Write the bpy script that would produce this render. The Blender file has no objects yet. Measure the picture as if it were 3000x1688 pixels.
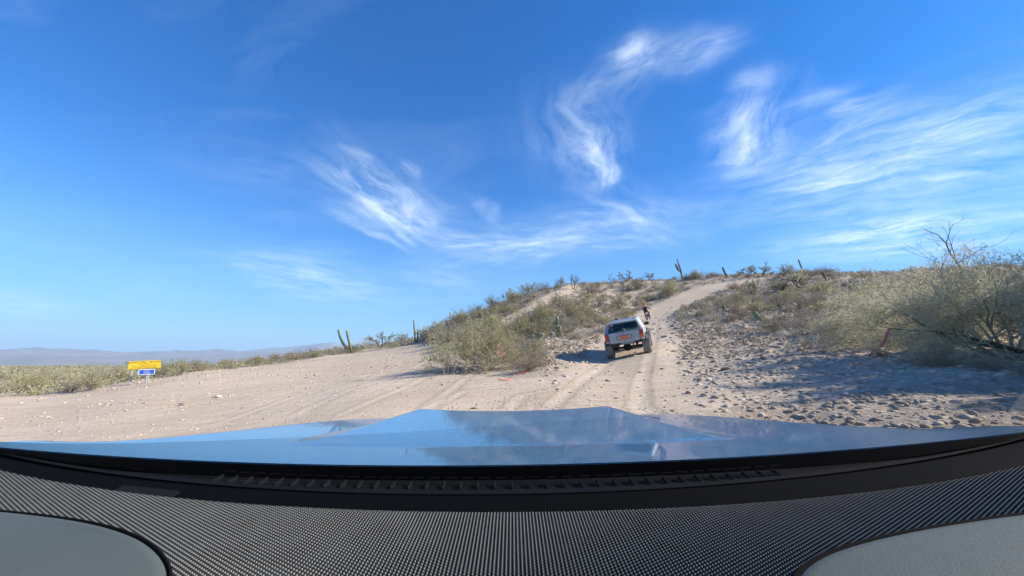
import bpy, math, random
import numpy as np
from mathutils import Vector, Matrix
R = math.radians
scene = bpy.context.scene
COL = scene.collection

# ------------------------------------------------------------------ camera
CAM = np.array([0.0, 0.0, 1.6])
F = 14.0 / 36.0 * 3000.0                 # focal length in photo pixels
PITCH = R(10.77)
cd = bpy.data.cameras.new("camera"); cam = bpy.data.objects.new("camera", cd); COL.objects.link(cam)
cd.sensor_width = 36.0; cd.lens = 14.0; cd.clip_start = 0.02; cd.clip_end = 40000.0
cam.location = CAM; cam.rotation_euler = (R(90) + PITCH, 0, 0)
scene.camera = cam

def ray(px, py):
    u = (px - 1500.0) / F; v = -(py - 844.0) / F
    c, s = math.cos(PITCH), math.sin(PITCH)
    return np.array([u, c - s * v, s + c * v])

# ------------------------------------------------------------------ light
SUN_EL, SUN_AZ = R(32.0), R(94.0)        # azimuth measured from +Y towards +X
scene.view_settings.view_transform = 'Standard'
scene.view_settings.look = 'None'
scene.view_settings.exposure = 1.0
scene.view_settings.gamma = 1.0
sd = bpy.data.lights.new("sun", 'SUN'); so = bpy.data.objects.new("sun", sd); COL.objects.link(so)
sd.energy = 5.0; sd.angle = R(0.53); sd.color = (1.0, 0.91, 0.76)
sdir = Vector((math.sin(SUN_AZ) * math.cos(SUN_EL), math.cos(SUN_AZ) * math.cos(SUN_EL), math.sin(SUN_EL)))
so.rotation_euler = sdir.to_track_quat('Z', 'Y').to_euler(); so.location = (30, 10, 40)

class NT:
    """small helper to write node trees"""
    def __init__(s, tree): s.t = tree; s.t.nodes.clear()
    def n(s, typ, ins=None, **props):
        nd = s.t.nodes.new(typ)
        for k, v in props.items(): setattr(nd, k, v)
        for k, v in (ins or {}).items():
            sock = nd.inputs[k]
            if isinstance(v, bpy.types.NodeSocket): s.t.links.new(v, sock)
            else: sock.default_value = v
        return nd
    def link(s, a, b): s.t.links.new(a, b)
    def math(s, op, a, b=0.0, clamp=False):
        nd = s.n('ShaderNodeMath', {0: a, 1: b}, operation=op, use_clamp=clamp); return nd.outputs[0]
    def vmath(s, op, a, b=(0, 0, 0)):
        return s.n('ShaderNodeVectorMath', {0: a, 1: b}, operation=op)
    def mapr(s, val, a, b, c=0.0, d=1.0, smooth=False):
        return s.n('ShaderNodeMapRange', {'Value': val, 'From Min': a, 'From Max': b, 'To Min': c, 'To Max': d},
                   interpolation_type='SMOOTHSTEP' if smooth else 'LINEAR', clamp=True).outputs['Result']
    def mix(s, f, a, b, blend='MIX'):
        nd = s.t.nodes.new('ShaderNodeMix'); nd.data_type = 'RGBA'; nd.blend_type = blend; nd.clamp_factor = True
        for sock, v in ((nd.inputs[0], f), (nd.inputs[6], a), (nd.inputs[7], b)):
            if isinstance(v, bpy.types.NodeSocket): s.t.links.new(v, sock)
            else: sock.default_value = (*v, 1.0) if isinstance(v, tuple) and len(v) == 3 else v
        return nd.outputs[2]
    def noise(s, vec, scale, detail=4.0, rough=0.55, dist=0.0, dim='3D'):
        ins = {'Scale': scale, 'Detail': detail, 'Roughness': rough, 'Distortion': dist}
        if vec is not None: ins['Vector'] = vec
        return s.n('ShaderNodeTexNoise', ins, noise_dimensions=dim).outputs['Fac']
    def vor(s, vec, scale, feature='F1', out='Distance', rand=1.0):
        ins = {'Scale': scale, 'Randomness': rand}
        if vec is not None: ins['Vector'] = vec
        return s.n('ShaderNodeTexVoronoi', ins, feature=feature).outputs[out]

# ---- sky: Nishita air with a cirrus sheet (direction projected on a high flat layer)
KZ = 0.16
def suv(px, py):
    d = ray(px, py); d = d / np.linalg.norm(d); k = 1.0 / (max(d[2], 0.0) + KZ)
    return np.array([d[0] * k, d[1] * k])

world = bpy.data.worlds.new("World"); scene.world = world; world.use_nodes = True
world.cycles.sampling_method = "MANUAL"; world.cycles.sample_map_resolution = 128
scene.cycles.max_bounces = 5; scene.cycles.diffuse_bounces = 2; scene.cycles.glossy_bounces = 3; scene.cycles.transparent_max_bounces = 10
scene.cycles.adaptive_threshold = 0.03
w = NT(world.node_tree)
sky = w.n('ShaderNodeTexSky', sky_type='NISHITA')
sky.sun_disc = False; sky.sun_elevation = SUN_EL; sky.sun_rotation = SUN_AZ
sky.altitude = 500; sky.air_density = 1.0; sky.dust_density = 0.25; sky.ozone_density = 3.0
hs = w.n('ShaderNodeHueSaturation', {'Hue': 0.503, 'Saturation': 1.40, 'Value': 1.02, 'Color': sky.outputs[0]})
tc = w.n('ShaderNodeTexCoord')
nrm = w.vmath('NORMALIZE', tc.outputs['Generated']).outputs[0]
sep = w.n('ShaderNodeSeparateXYZ', {0: nrm})
zz = w.math('ADD', w.math('MAXIMUM', sep.outputs[2], 0.0), KZ)
uv = w.n('ShaderNodeCombineXYZ', {0: w.math('DIVIDE', sep.outputs[0], zz), 1: w.math('DIVIDE', sep.outputs[1], zz)}).outputs[0]
nz1 = w.n('ShaderNodeTexNoise', {'Vector': uv, 'Scale': 1.3, 'Detail': 3.0}).outputs['Color']
nz2 = w.n('ShaderNodeTexNoise', {'Vector': uv, 'Scale': 5.0, 'Detail': 4.0}).outputs['Color']
w1 = w.vmath('MULTIPLY', w.vmath('SUBTRACT', nz1, (0.5, 0.5, 0.5)).outputs[0], (0.26, 0.26, 0)).outputs[0]
w2 = w.vmath('MULTIPLY', w.vmath('SUBTRACT', nz2, (0.5, 0.5, 0.5)).outputs[0], (0.11, 0.11, 0)).outputs[0]
wuv = w.vmath('ADD', w.vmath('ADD', uv, w1).outputs[0], w2).outputs[0]
# each wisp: end points (seen directions), half width on the layer, strength, fibre count across
WISPS = [
    ((560, 440), (900, 560), 0.30, 0.16, 5), ((980, 420), (1190, 690), 0.24, 0.52, 7), ((960, 480), (1330, 740), 0.26, 0.42, 9),
    ((1180, 560), (1190, 640), 0.05, 0.35, 3), ((1000, 560), (1500, 770), 0.30, 0.30, 9),
    ((1300, 740), (2060, 660), 0.36, 0.62, 8), ((1700, 560), (2000, 720), 0.30, 0.40, 8), ((1250, 790), (1850, 700), 0.30, 0.40, 8),
    ((1715, 300), (1745, 570), 0.13, 0.60, 5), ((1640, 300), (1720, 520), 0.24, 0.30, 6), ((1760, 230), (1970, 110), 0.10, 0.55, 4), ((1790, 300), (1900, 180), 0.12, 0.25, 4), ((1960, 170), (2180, 110), 0.09, 0.55, 4), ((1980, 220), (2040, 170), 0.08, 0.35, 4),
    ((2230, 250), (2165, 500), 0.17, 0.72, 5), ((2010, 370), (2120, 300), 0.06, 0.35, 3), ((2120, 260), (2260, 210), 0.06, 0.45, 3), ((2300, 300), (2500, 210), 0.06, 0.30, 3),
    ((2440, 300), (2520, 265), 0.06, 0.55, 3), ((2420, 400), (2640, 270), 0.08, 0.50, 3), ((2200, 560), (3050, 330), 0.45, 0.34, 9),
    ((2230, 580), (3050, 520), 0.55, 0.52, 9), ((2700, 440), (2900, 420), 0.22, 0.45, 5), ((2600, 370), (3050, 320), 0.14, 0.40, 4), ((2350, 420), (2700, 620), 0.35, 0.22, 7),
    ((2200, 738), (3150, 612), 0.16, 1.3, 6), ((2250, 765), (3150, 690), 0.18, 0.8, 6), ((2500, 700), (3150, 640), 0.5, 0.30, 7),
    ((760, 800), (1060, 815), 0.40, 0.50, 6), ((840, 855), (1130, 870), 0.5, 0.50, 6), ((1200, 790), (1370, 850), 0.30, 0.45, 6), ((700, 770), (900, 780), 0.4, 0.22, 6),
    ((-40, 890), (140, 900), 0.45, 0.60, 5), ((300, 840), (600, 835), 0.5, 0.16, 5), ((0, 680), (330, 720), 0.5, 0.12, 6),
]
NOR = 5                                   # fibre directions on the layer, shared by the wisps
FIB = []
for k in range(NOR):
    rv = w.n('ShaderNodeMapping', {'Vector': wuv, 'Rotation': (0, 0, -math.pi * k / NOR), 'Scale': (1, 1, 1)}).outputs[0]
    fv = w.vmath('MULTIPLY', rv, (2.2, 8.5, 0)).outputs[0]
    FIB.append(w.mapr(w.noise(fv, 1.3, 6.0, 0.72, 0.0, '2D'), 0.33, 0.84, 0.03, 1.0))
# fine separate strands
for (a, b) in [((960, 470), (1150, 600)), ((985, 430), (1100, 480)), ((1150, 470), (1210, 520)), ((1040, 560), (1230, 700)), ((950, 600), (1240, 760)), ((1120, 630), (1240, 740)), ((1175, 560), (1180, 625)), ((1180, 610), (1245, 680)),
        ((1240, 745), (1560, 700)), ((1300, 770), (1700, 690)), ((1560, 690), (1960, 640)), ((1740, 600), (1900, 650)), ((1365, 560), (1480, 660)), ((1340, 680), (1410, 715)), ((1700, 310), (1760, 225)), ((1715, 420), (1730, 540)), ((1760, 470), (1775, 560)),
        ((2060, 420), (2210, 300)), ((2090, 470), (2220, 360)), ((2040, 490), (2190, 440)), ((2130, 510), (2210, 470)), ((2270, 330), (2480, 215)), ((2440, 310), (2650, 235)), ((2600, 405), (3000, 325)), ((2300, 490), (2500, 330)), ((2560, 450), (2900, 395)), ((2250, 565), (2700, 520)), ((2600, 570), (3050, 490)), ((1800, 190), (1950, 115)), ((2020, 140), (2180, 105))]:
    WISPS.append((a, b, 0.055, 0.50, 3))
accs = [None] * NOR
for i, (a, b, hw, st, fib) in enumerate(WISPS):
    pa, pb = suv(*a), suv(*b); mid = (pa + pb) / 2; dv = pb - pa; L = float(np.hypot(*dv)) / 2 + hw * 0.6
    ang = math.atan2(dv[1], dv[0])
    mp = w.n('ShaderNodeMapping', {'Vector': wuv, 'Location': (mid[0], mid[1], 0), 'Rotation': (0, 0, ang), 'Scale': (L, hw, 1)}, vector_type='TEXTURE').outputs[0]
    r = w.vmath('LENGTH', mp).outputs['Value']
    term = w.mapr(r, 0.0, 1.15, st * (0.62 if hw < 0.1 else 0.68), 0.0, True)
    k = int(round((ang % math.pi) / (math.pi / NOR))) % NOR
    accs[k] = term if accs[k] is None else w.math('ADD', accs[k], term)
acc = None
for k in range(NOR):
    if accs[k] is None: continue
    term = w.math('MULTIPLY', accs[k], FIB[k]); acc = term if acc is None else w.math('ADD', acc, term)
acc = w.math('MULTIPLY', acc, w.mapr(w.noise(wuv, 3.4, 6.0, 0.70, 0.0, '2D'), 0.30, 0.66, 0.55, 1.15))
# thin even cirrus everywhere else in the sky
wide = w.noise(w.vmath('MULTIPLY', wuv, (0.6, 1.5, 0)).outputs[0], 1.1, 6.0, 0.62, 0.5, '2D')
acc = w.math('ADD', acc, w.mapr(wide, 0.55, 0.95, 0.0, 0.13))
acc = w.math('MULTIPLY', acc, w.mapr(sep.outputs[2], -0.02, 0.05, 0.0, 1.0))
acc = w.math('MINIMUM', acc, 0.92)
air = w.mix(1.0, hs.outputs[0], (0.76, 0.95, 1.09), 'MULTIPLY')
air = w.mix(w.mapr(sep.outputs[2], -0.05, 0.45, 0.62, 0.0, True), air, (1.25, 3.0, 5.4))
cl = w.mix(acc, air, (7.6, 8.2, 9.0))
bg = w.n('ShaderNodeBackground', {'Color': cl, 'Strength': 0.10})
w.link(bg.outputs[0], w.n('ShaderNodeOutputWorld').inputs[0])

# ------------------------------------------------------------------ helpers
def lin(r, g, b):
    f = lambda c: (c / 255 / 12.92) if c <= 10 else ((c / 255 + 0.055) / 1.055) ** 2.4
    return (f(r), f(g), f(b))

def mesh_data(name, v, f, mats=(), smooth=False, midx=None):
    me = bpy.data.meshes.new(name)
    v = np.asarray(v, dtype=np.float32).reshape(-1, 3)
    if isinstance(f, np.ndarray):
        n, k = f.shape
        me.vertices.add(len(v)); me.vertices.foreach_set('co', v.ravel())
        me.loops.add(n * k); me.loops.foreach_set('vertex_index', f.astype(np.int32).ravel())
        me.polygons.add(n); me.polygons.foreach_set('loop_start', np.arange(0, n * k, k, dtype=np.int32))
        me.update(calc_edges=True)
    else:
        me.from_pydata([tuple(map(float, p)) for p in v], [], [tuple(map(int, q)) for q in f]); me.update()
    for m in (mats if isinstance(mats, (list, tuple)) else [mats]): me.materials.append(m)
    if smooth: me.polygons.foreach_set('use_smooth', [True] * len(me.polygons))
    if midx is not None: me.polygons.foreach_set('material_index', np.asarray(midx, dtype=np.int32))
    return me

def obj(name, me, parent=None, loc=None, rot=None, scale=None):
    o = bpy.data.objects.new(name, me); COL.objects.link(o)
    if parent is not None: o.parent = parent
    if loc is not None: o.location = loc
    if rot is not None: o.rotation_euler = rot
    if scale is not None: o.scale = scale if hasattr(scale, '__len__') else (scale,) * 3
    return o

def tag(o, label=None, cat=None, group=None, kind=None):
    if label: o['label'] = label
    if cat: o['category'] = cat
    if group: o['group'] = group
    if kind: o['kind'] = kind
    return o

def empty(name, loc=(0, 0, 0), rot=(0, 0, 0)):
    o = bpy.data.objects.new(name, None); COL.objects.link(o); o.location = loc; o.rotation_euler = rot
    o.empty_display_size = 0.2; return o

class MB:
    """collects faces for one mesh"""
    def __init__(s): s.v = []; s.f = []
    def add(s, v, f):
        o = len(s.v); s.v.extend([tuple(p) for p in v]); s.f.extend([tuple(i + o for i in q) for q in f]); return s
    def box(s, c, h, M=None, bev=0.0):
        cx, cy, cz = c; hx, hy, hz = h
        if bev > 0:
            b = min(bev, hx * .9, hy * .9, hz * .9); pts = []
            for sx in (-1, 1):
                for sy in (-1, 1):
                    for sz in (-1, 1):
                        pts += [(sx * (hx - b), sy * (hy - b), sz * hz), (sx * (hx - b), sy * hy, sz * (hz - b)), (sx * hx, sy * (hy - b), sz * (hz - b))]
            pts = np.array(pts); import bmesh
            bm = bmesh.new(); vs = [bm.verts.new(p) for p in pts]; bmesh.ops.convex_hull(bm, input=vs)
            bm.verts.index_update(); v = [tuple(x.co) for x in bm.verts]; f = [[q.index for q in fc.verts] for fc in bm.faces]; bm.free()
        else:
            v = [(x * hx, y * hy, z * hz) for x in (-1, 1) for y in (-1, 1) for z in (-1, 1)]
            f = [(0, 1, 3, 2), (4, 6, 7, 5), (0, 4, 5, 1), (2, 3, 7, 6), (0, 2, 6, 4), (1, 5, 7, 3)]
        out = []
        for p in v:
            q = Vector(p)
            if M is not None: q = M @ q
            out.append((q.x + cx, q.y + cy, q.z + cz))
        return s.add(out, f)
    def tube(s, pts, rad, n=6, caps=True):
        pts = [Vector(p) for p in pts]; rad = rad if hasattr(rad, '__len__') else [rad] * len(pts)
        v = []; up = Vector((0.31, 0.17, 0.93))
        for i, p in enumerate(pts):
            t = (pts[min(i + 1, len(pts) - 1)] - pts[max(i - 1, 0)])
            t = t.normalized() if t.length > 1e-9 else Vector((0, 0, 1))
            a = t.cross(up); a = a.normalized() if a.length > 1e-4 else t.orthogonal().normalized(); b = t.cross(a)
            for k in range(n):
                th = 2 * math.pi * k / n; v.append(p + (a * math.cos(th) + b * math.sin(th)) * rad[i])
        f = [(i * n + k, i * n + (k + 1) % n, (i + 1) * n + (k + 1) % n, (i + 1) * n + k) for i in range(len(pts) - 1) for k in range(n)]
        if caps: f += [tuple(range(n - 1, -1, -1)), tuple((len(pts) - 1) * n + k for k in range(n))]
        return s.add(v, f)
    def lathe(s, prof, n, axis='X', c=(0, 0, 0), caps=True):
        v = []
        for (r_, h) in prof:
            for k in range(n):
                th = 2 * math.pi * k / n; a, b = r_ * math.cos(th), r_ * math.sin(th)
                p = (h, a, b) if axis == 'X' else ((a, h, b) if axis == 'Y' else (a, b, h))
                v.append((p[0] + c[0], p[1] + c[1], p[2] + c[2]))
        m = len(prof)
        f = [(i * n + k, (i + 1) * n + k, (i + 1) * n + (k + 1) % n, i * n + (k + 1) % n) for i in range(m - 1) for k in range(n)]
        if caps: f += [tuple(range(n)), tuple((m - 1) * n + k for k in range(n - 1, -1, -1))]
        return s.add(v, f)
    def prism(s, poly, z0, z1, M=None):
        n = len(poly); v = [(x, y, z0) for x, y in poly] + [(x, y, z1) for x, y in poly]
        if M is not None: v = [tuple(M @ Vector(p)) for p in v]
        f = [tuple(range(n - 1, -1, -1)), tuple(range(n, 2 * n))] + [(i, (i + 1) % n, n + (i + 1) % n, n + i) for i in range(n)]
        return s.add(v, f)
    def data(s, name, mat, smooth=False): return mesh_data(name, s.v, s.f, mat, smooth)
    def build(s, name, mat, parent=None, smooth=False, **k): return obj(name, s.data(name, mat, smooth), parent, **k)

def mat(name, color, rough=0.6, metal=0.0, spec=0.5, bump=None, var=None, coat=0.0, emis=None):
    m = bpy.data.materials.new(name); m.use_nodes = True; t = NT(m.node_tree)
    p = t.n('ShaderNodeBsdfPrincipled', {'Base Color': (*color, 1), 'Roughness': rough, 'Metallic': metal, 'Specular IOR Level': spec, 'Coat Weight': coat})
    if coat: p.inputs['Coat Roughness'].default_value = 0.03
    tcn = t.n('ShaderNodeTexCoord')
    if var:
        nz = t.noise(tcn.outputs['Object'], var[0], 5.0, 0.6)
        t.link(t.mix(t.mapr(nz, 0.3, 0.7), tuple(c * (1 - var[1]) for c in color), tuple(min(1, c * (1 + var[1])) for c in color)), p.inputs['Base Color'])
    if bump:
        b = t.n('ShaderNodeBump', {'Strength': bump[1], 'Distance': bump[2] if len(bump) > 2 else 0.01, 'Height': t.noise(tcn.outputs['Object'], bump[0], 4.0)})
        t.link(b.outputs[0], p.inputs['Normal'])
    t.link(p.outputs[0], t.n('ShaderNodeOutputMaterial').inputs[0])
    return m

# ---- vectorised value noise
def vnoise(x, y, seed=0):
    xi = np.floor(x).astype(np.int64); yi = np.floor(y).astype(np.int64); xf = x - xi; yf = y - yi
    u = xf * xf * (3 - 2 * xf); v = yf * yf * (3 - 2 * yf)
    def h(a, b):
        n = (a * 374761393 + b * 668265263 + seed * 982451653) & 0x7fffffff
        n = ((n ^ (n >> 13)) * 1274126177) & 0x7fffffff
        return ((n ^ (n >> 16)) & 0xffff) / 65535.0
    return (h(xi, yi) * (1 - u) + h(xi + 1, yi) * u) * (1 - v) + (h(xi, yi + 1) * (1 - u) + h(xi + 1, yi + 1) * u) * v
def fbm(x, y, o=4, seed=0):
    s = 0.0; a = 0.5
    for i in range(o):
        s = s + a * (vnoise(x, y, seed + i) - 0.5); x = x * 2.03 + 5.2; y = y * 2.03 + 1.3; a *= 0.5
    return s

# ------------------------------------------------------------------ terrain
# surveyed spots: (bearing given as a sight line px,py ; horizontal distance in metres)
SURV = [
    (0, 1305, 12.6), (0, 1230, 18), (0, 1160, 25.5), (0, 1120, 48), (0, 1090, 140), (-500, 1300, 15), (-500, 1170, 30), (-500, 1110, 90),
    (250, 1285, 11.5), (250, 1215, 16), (250, 1150, 24.5), (260, 1115, 50), (260, 1088, 150),
    (430, 1268, 11), (430, 1190, 16), (430, 1120, 26), (430, 1102, 60), (430, 1085, 160),
    (600, 1250, 10.6), (600, 1180, 15.5), (600, 1122, 22), (600, 1092, 32), (600, 1082, 80), (600, 1074, 300),
    (760, 1235, 10), (760, 1160, 15.5), (760, 1108, 23), (760, 1075, 36), (760, 1066, 80),
    (900, 1222, 9.3), (900, 1150, 15), (900, 1090, 25), (900, 1053, 42), (900, 1046, 65),
    (1050, 1210, 8.5), (1050, 1130, 14.5), (1050, 1072, 25), (1050, 1034, 46), (1050, 1022, 60),
    (1200, 1208, 8), (1200, 1130, 13), (1200, 1080, 19), (1200, 1032, 33), (1200, 1004, 58),
    (1350, 1205, 7.8), (1350, 1130, 11.5), (1350, 1090, 15.5), (1350, 1030, 25), (1350, 980, 40), (1350, 938, 62),
    (1500, 1205, 7.5), (1500, 1130, 10.8), (1500, 1085, 14.4), (1500, 1000, 25), (1500, 930, 42), (1500, 877, 68),
    (1650, 1200, 7.2), (1650, 1100, 12.3), (1650, 1055, 16.2), (1650, 980, 27), (1650, 900, 46), (1650, 838, 75),
    (1785, 1055, 16.9), (1910, 1029, 17.2), (1850, 1000, 22.5),
    (1850, 1197, 7.2), (1850, 1100, 12.2), (1850, 1040, 17.1), (1890, 936, 39), (1850, 880, 60), (1850, 820, 82),
    (2050, 1200, 7), (2050, 1120, 10.6), (2050, 1050, 15.6), (2050, 980, 23), (2050, 915, 36), (2050, 862, 58), (2050, 812, 85),
    (2200, 1210, 7), (2200, 1130, 9.8), (2200, 1060, 14), (2200, 980, 21), (2200, 900, 35), (2200, 850, 56), (2200, 806, 82),
    (2450, 1225, 6.7), (2450, 1150, 8.6), (2450, 1080, 11.6), (2450, 1000, 17), (2450, 920, 27), (2450, 855, 44), (2450, 802, 74),
    (2700, 1240, 6.6), (2700, 1150, 8.4), (2700, 1080, 11.2), (2700, 1020, 14.5), (2700, 950, 20), (2700, 875, 33), (2700, 800, 60),
    (3000, 1262, 6.8), (3000, 1150, 9), (3000, 1080, 11.6), (3000, 1000, 16), (3000, 920, 24), (3000, 850, 35), (3000, 785, 55),
    (3600, 1100, 12), (3600, 980, 20), (3600, 850, 40),
]
_cp = []
def _add(x, y, z): _cp.append((x, y, z))
ridge = {1050: 60, 1200: 58, 1350: 62, 1500: 68, 1650: 75, 1850: 82, 2050: 85, 2200: 82, 2450: 74, 2700: 60, 3000: 55}
for (px, py, d) in SURV:
    r = ray(px, py); hl = math.hypot(r[0], r[1]); x, y, z = r[0] / hl * d, r[1] / hl * d, CAM[2] + r[2] / hl * d
    _add(x, y, z)
    if px in ridge and abs(ridge[px] - d) < 0.1:
        _add(x * 1.35, y * 1.35, z * 0.93); _add(x * 2.2, y * 2.2, z * 0.45); _add(x * 6, y * 6, -2.0)
for a in range(0, 360, 30):              # ground under and around the own car: the slope it stands on
    for d in (2.0, 4.5):
        x, y = d * math.sin(R(a)), d * math.cos(R(a)); _add(x, y, 0.11 * y + 0.012 * x)
for a in range(75, 300, 25):
    for d, z in ((12, None), (40, None), (150, None)):
        x, y = d * math.sin(R(a)), d * math.cos(R(a))
        k = max(0.0, math.sin(R(a)))
        _add(x, y, (0.11 * y * math.exp(-d / 25.0)) + k * min(d, 45) * 0.22 * max(0, 1 - d / 160))
for a in range(0, 360, 20):
    for d in (900, 6000): _add(d * math.sin(R(a)), d * math.cos(R(a)), -4.0 if d < 1000 else -9.0)
_cp = np.array(_cp)
def _emb(x, y):
    d = np.sqrt(x * x + y * y) + 1e-6
    return np.stack([3 * x / d, 3 * y / d, np.log(d + 1.0)], -1), d
_E, _D = _emb(_cp[:, 0], _cp[:, 1]); _val = _cp[:, 2] / (_D + 6.0)
def _phi(a, b):
    r2 = ((a[:, None, :] - b[None]) ** 2).sum(-1); return r2 * np.log(np.sqrt(r2) + 1e-9)
_n = len(_cp); _A = np.zeros((_n + 4, _n + 4)); _A[:_n, :_n] = _phi(_E, _E) + np.eye(_n) * 0.0015
_P = np.concatenate([np.ones((_n, 1)), _E], 1); _A[:_n, _n:] = _P; _A[_n:, :_n] = _P.T
_W = np.linalg.solve(_A + 1e-10 * np.eye(_n + 4), np.concatenate([_val, np.zeros(4)]))
def H0(x, y):
    x = np.atleast_1d(np.asarray(x, float)); y = np.atleast_1d(np.asarray(y, float)); sh = x.shape
    x = x.ravel(); y = y.ravel(); out = np.empty(len(x))
    for i in range(0, len(x), 20000):
        e, d = _emb(x[i:i + 20000], y[i:i + 20000])
        out[i:i + 20000] = (_phi(e, _E) @ _W[:_n] + _W[_n] + e @ _W[_n + 1:]) * (d + 6.0)
    return out.reshape(sh)

def polyline_dist(x, y, pts):
    """distance to a polyline, signed side and length along it"""
    best = np.full(x.shape, 1e9); side = np.zeros(x.shape); along = np.zeros(x.shape); acc_ = 0.0
    for (x0, y0), (x1, y1) in zip(pts[:-1], pts[1:]):
        dx, dy = x1 - x0, y1 - y0; L2 = dx * dx + dy * dy; t = np.clip(((x - x0) * dx + (y - y0) * dy) / L2, 0, 1)
        d = np.hypot(x - x0 - t * dx, y - y0 - t * dy); m = d < best
        best = np.where(m, d, best); side = np.where(m, np.sign((x - x0) * dy - (y - y0) * dx), side)
        along = np.where(m, acc_ + t * math.sqrt(L2), along); acc_ += math.sqrt(L2)
    return best, side, along

def hit0(px, py, Hf, dmin=4.0, dmax=400.0):
    r = ray(px, py); hl = math.hypot(r[0], r[1]); ds = np.geomspace(dmin, dmax, 500)
    xs, ys, zs = r[0] / hl * ds, r[1] / hl * ds, CAM[2] + r[2] / hl * ds
    g = Hf(xs, ys) - zs; k = np.nonzero(g >= 0)[0]
    if len(k):
        i = k[0]
        if i > 0:
            t = g[i - 1] / (g[i - 1] - g[i]); d = ds[i - 1] * (1 - t) + ds[i] * t
        else: d = ds[0]
    else:
        m = ds < 130; d = ds[m][np.argmax((g / ds)[m])]
    return r[0] / hl * d, r[1] / hl * d
def trackpts(l): return [hit0(px, py, H0) for px, py in l]
MAIN = [(1.2, -6), (1.0, 2.0)] + trackpts([(1735, 1190), (1790, 1110), (1842, 1045), (1875, 985), (1895, 940), (1935, 905), (1985, 880), (2050, 855), (2110, 840), (2175, 822)])
SECOND = trackpts([(1330, 1040), (1420, 975), (1480, 945), (1525, 925), (1560, 900), (1605, 874), (1665, 846), (1685, 838)])
_pad = trackpts([(1290, 1012), (1180, 1010), (1050, 1034), (900, 1052), (760, 1074), (600, 1092), (430, 1116), (330, 1128), (250, 1150), (0, 1160)])
PAD = _pad + [(-30, 12), (-24, -8), (0, -10), (3.5, -6), (3.2, 5.5)] + trackpts([(1700, 1140), (1600, 1100), (1540, 1105), (1470, 1110), (1330, 1098), (1250, 1060)])
def in_poly(x, y, poly):
    ins = np.zeros(x.shape, bool); n = len(poly)
    for i in range(n):
        (x0, y0), (x1, y1) = poly[i], poly[(i + 1) % n]
        c = ((y0 > y) != (y1 > y)) & (x < (x1 - x0) * (y - y0) / (y1 - y0 + 1e-12) + x0); ins ^= c
    return ins
def bare_mask(x, y):
    """1 on graded dirt and wheel tracks, 0 on natural desert soil"""
    d = np.hypot(x, y)
    jit = fbm(x * 0.5, y * 0.5, 3, 11) * 1.2
    dm, _, _ = polyline_dist(x, y, MAIN); ds_, _, _ = polyline_dist(x, y, SECOND); dp, _, _ = polyline_dist(x, y, PAD + [PAD[0]])
    inside = in_poly(x, y, PAD)
    wm = 1.9 + np.clip(d - 20, 0, 60) * 0.012
    m1 = np.clip((wm + jit - dm) / 0.9 + 0.5, 0, 1); m2 = np.clip((1.25 + jit * .5 - ds_) / 0.9 + 0.5, 0, 1)
    m3 = np.clip((np.where(inside, dp, -dp) + jit * 1.0) / 1.0 + 0.5, 0, 1)
    return np.maximum(np.maximum(m1, m2), m3)
def H(x, y):
    x = np.atleast_1d(np.asarray(x, float)); y = np.atleast_1d(np.asarray(y, float))
    d = np.hypot(x, y); z = H0(x, y); b = bare_mask(x, y)
    nat = 1 - b; fade = np.clip((d - 3) / 4, 0, 1)
    z = z + fade * (fbm(x / 7.0, y / 7.0, 3, 3) * (0.16 + 0.55 * nat) * np.clip(d / 25, 0.3, 1.2) + fbm(x / 1.3, y / 1.3, 3, 5) * (0.05 + 0.16 * nat))
    dm, sd_, _ = polyline_dist(x, y, MAIN)
    rut = np.exp(-((dm - 0.78) / 0.20) ** 2) * 0.018 * fade
    return z - rut - np.exp(-(dm / 2.2) ** 2) * 0.03 * fade

az = np.concatenate([np.linspace(-64, 64, 540), np.linspace(64, 296, 90)[1:-1]]); az = np.radians(az)
rad = np.concatenate([np.geomspace(2.2, 110, 280), np.geomspace(110, 9000, 50)[1:]])
AZ, RD = np.meshgrid(az, rad); GX, GY = RD * np.sin(AZ), RD * np.cos(AZ)
GZ = H(GX, GY); BM = bare_mask(GX, GY)
na, nr = len(az), len(rad)
_lr = np.log(rad)
def _grid(A, x, y):
    """bilinear lookup on the surveyed polar grid"""
    x = np.atleast_1d(np.asarray(x, float)); y = np.atleast_1d(np.asarray(y, float))
    a = np.arctan2(x, y); a = np.where(a < az[0], a + 2 * math.pi, a); l = np.clip(np.log(np.hypot(x, y) + 1e-9), _lr[0], _lr[-1] - 1e-9)
    fj = np.interp(a, np.append(az, az[0] + 2 * math.pi), np.arange(na + 1)); fi = np.interp(l, _lr, np.arange(nr))
    i = np.minimum(fi.astype(int), nr - 2); j = np.minimum(fj.astype(int), na - 1); u = fi - i; v = fj - j; j2_ = (j + 1) % na
    return (A[i, j] * (1 - v) + A[i, j2_] * v) * (1 - u) + (A[i + 1, j] * (1 - v) + A[i + 1, j2_] * v) * u
def H(x, y): return _grid(GZ, x, y)
def bare_mask(x, y): return _grid(BM, x, y)
def spot(px, py): return hit0(px, py, H)
def gz(x, y): return float(H(x, y)[0])
gv = np.stack([GX, GY, GZ], -1).reshape(-1, 3)
ii, jj = np.meshgrid(np.arange(nr - 1), np.arange(na), indexing='ij'); j2 = (jj + 1) % na
gf = np.stack([ii * na + jj, (ii + 1) * na + jj, (ii + 1) * na + j2, ii * na + j2], -1).reshape(-1, 4)[:, ::-1]
gv = np.concatenate([gv, [[0, 0, 0.0]]])
cen = np.array([[j, (j + 1) % na, len(gv) - 1] for j in range(na)])[:, ::-1]

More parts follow.
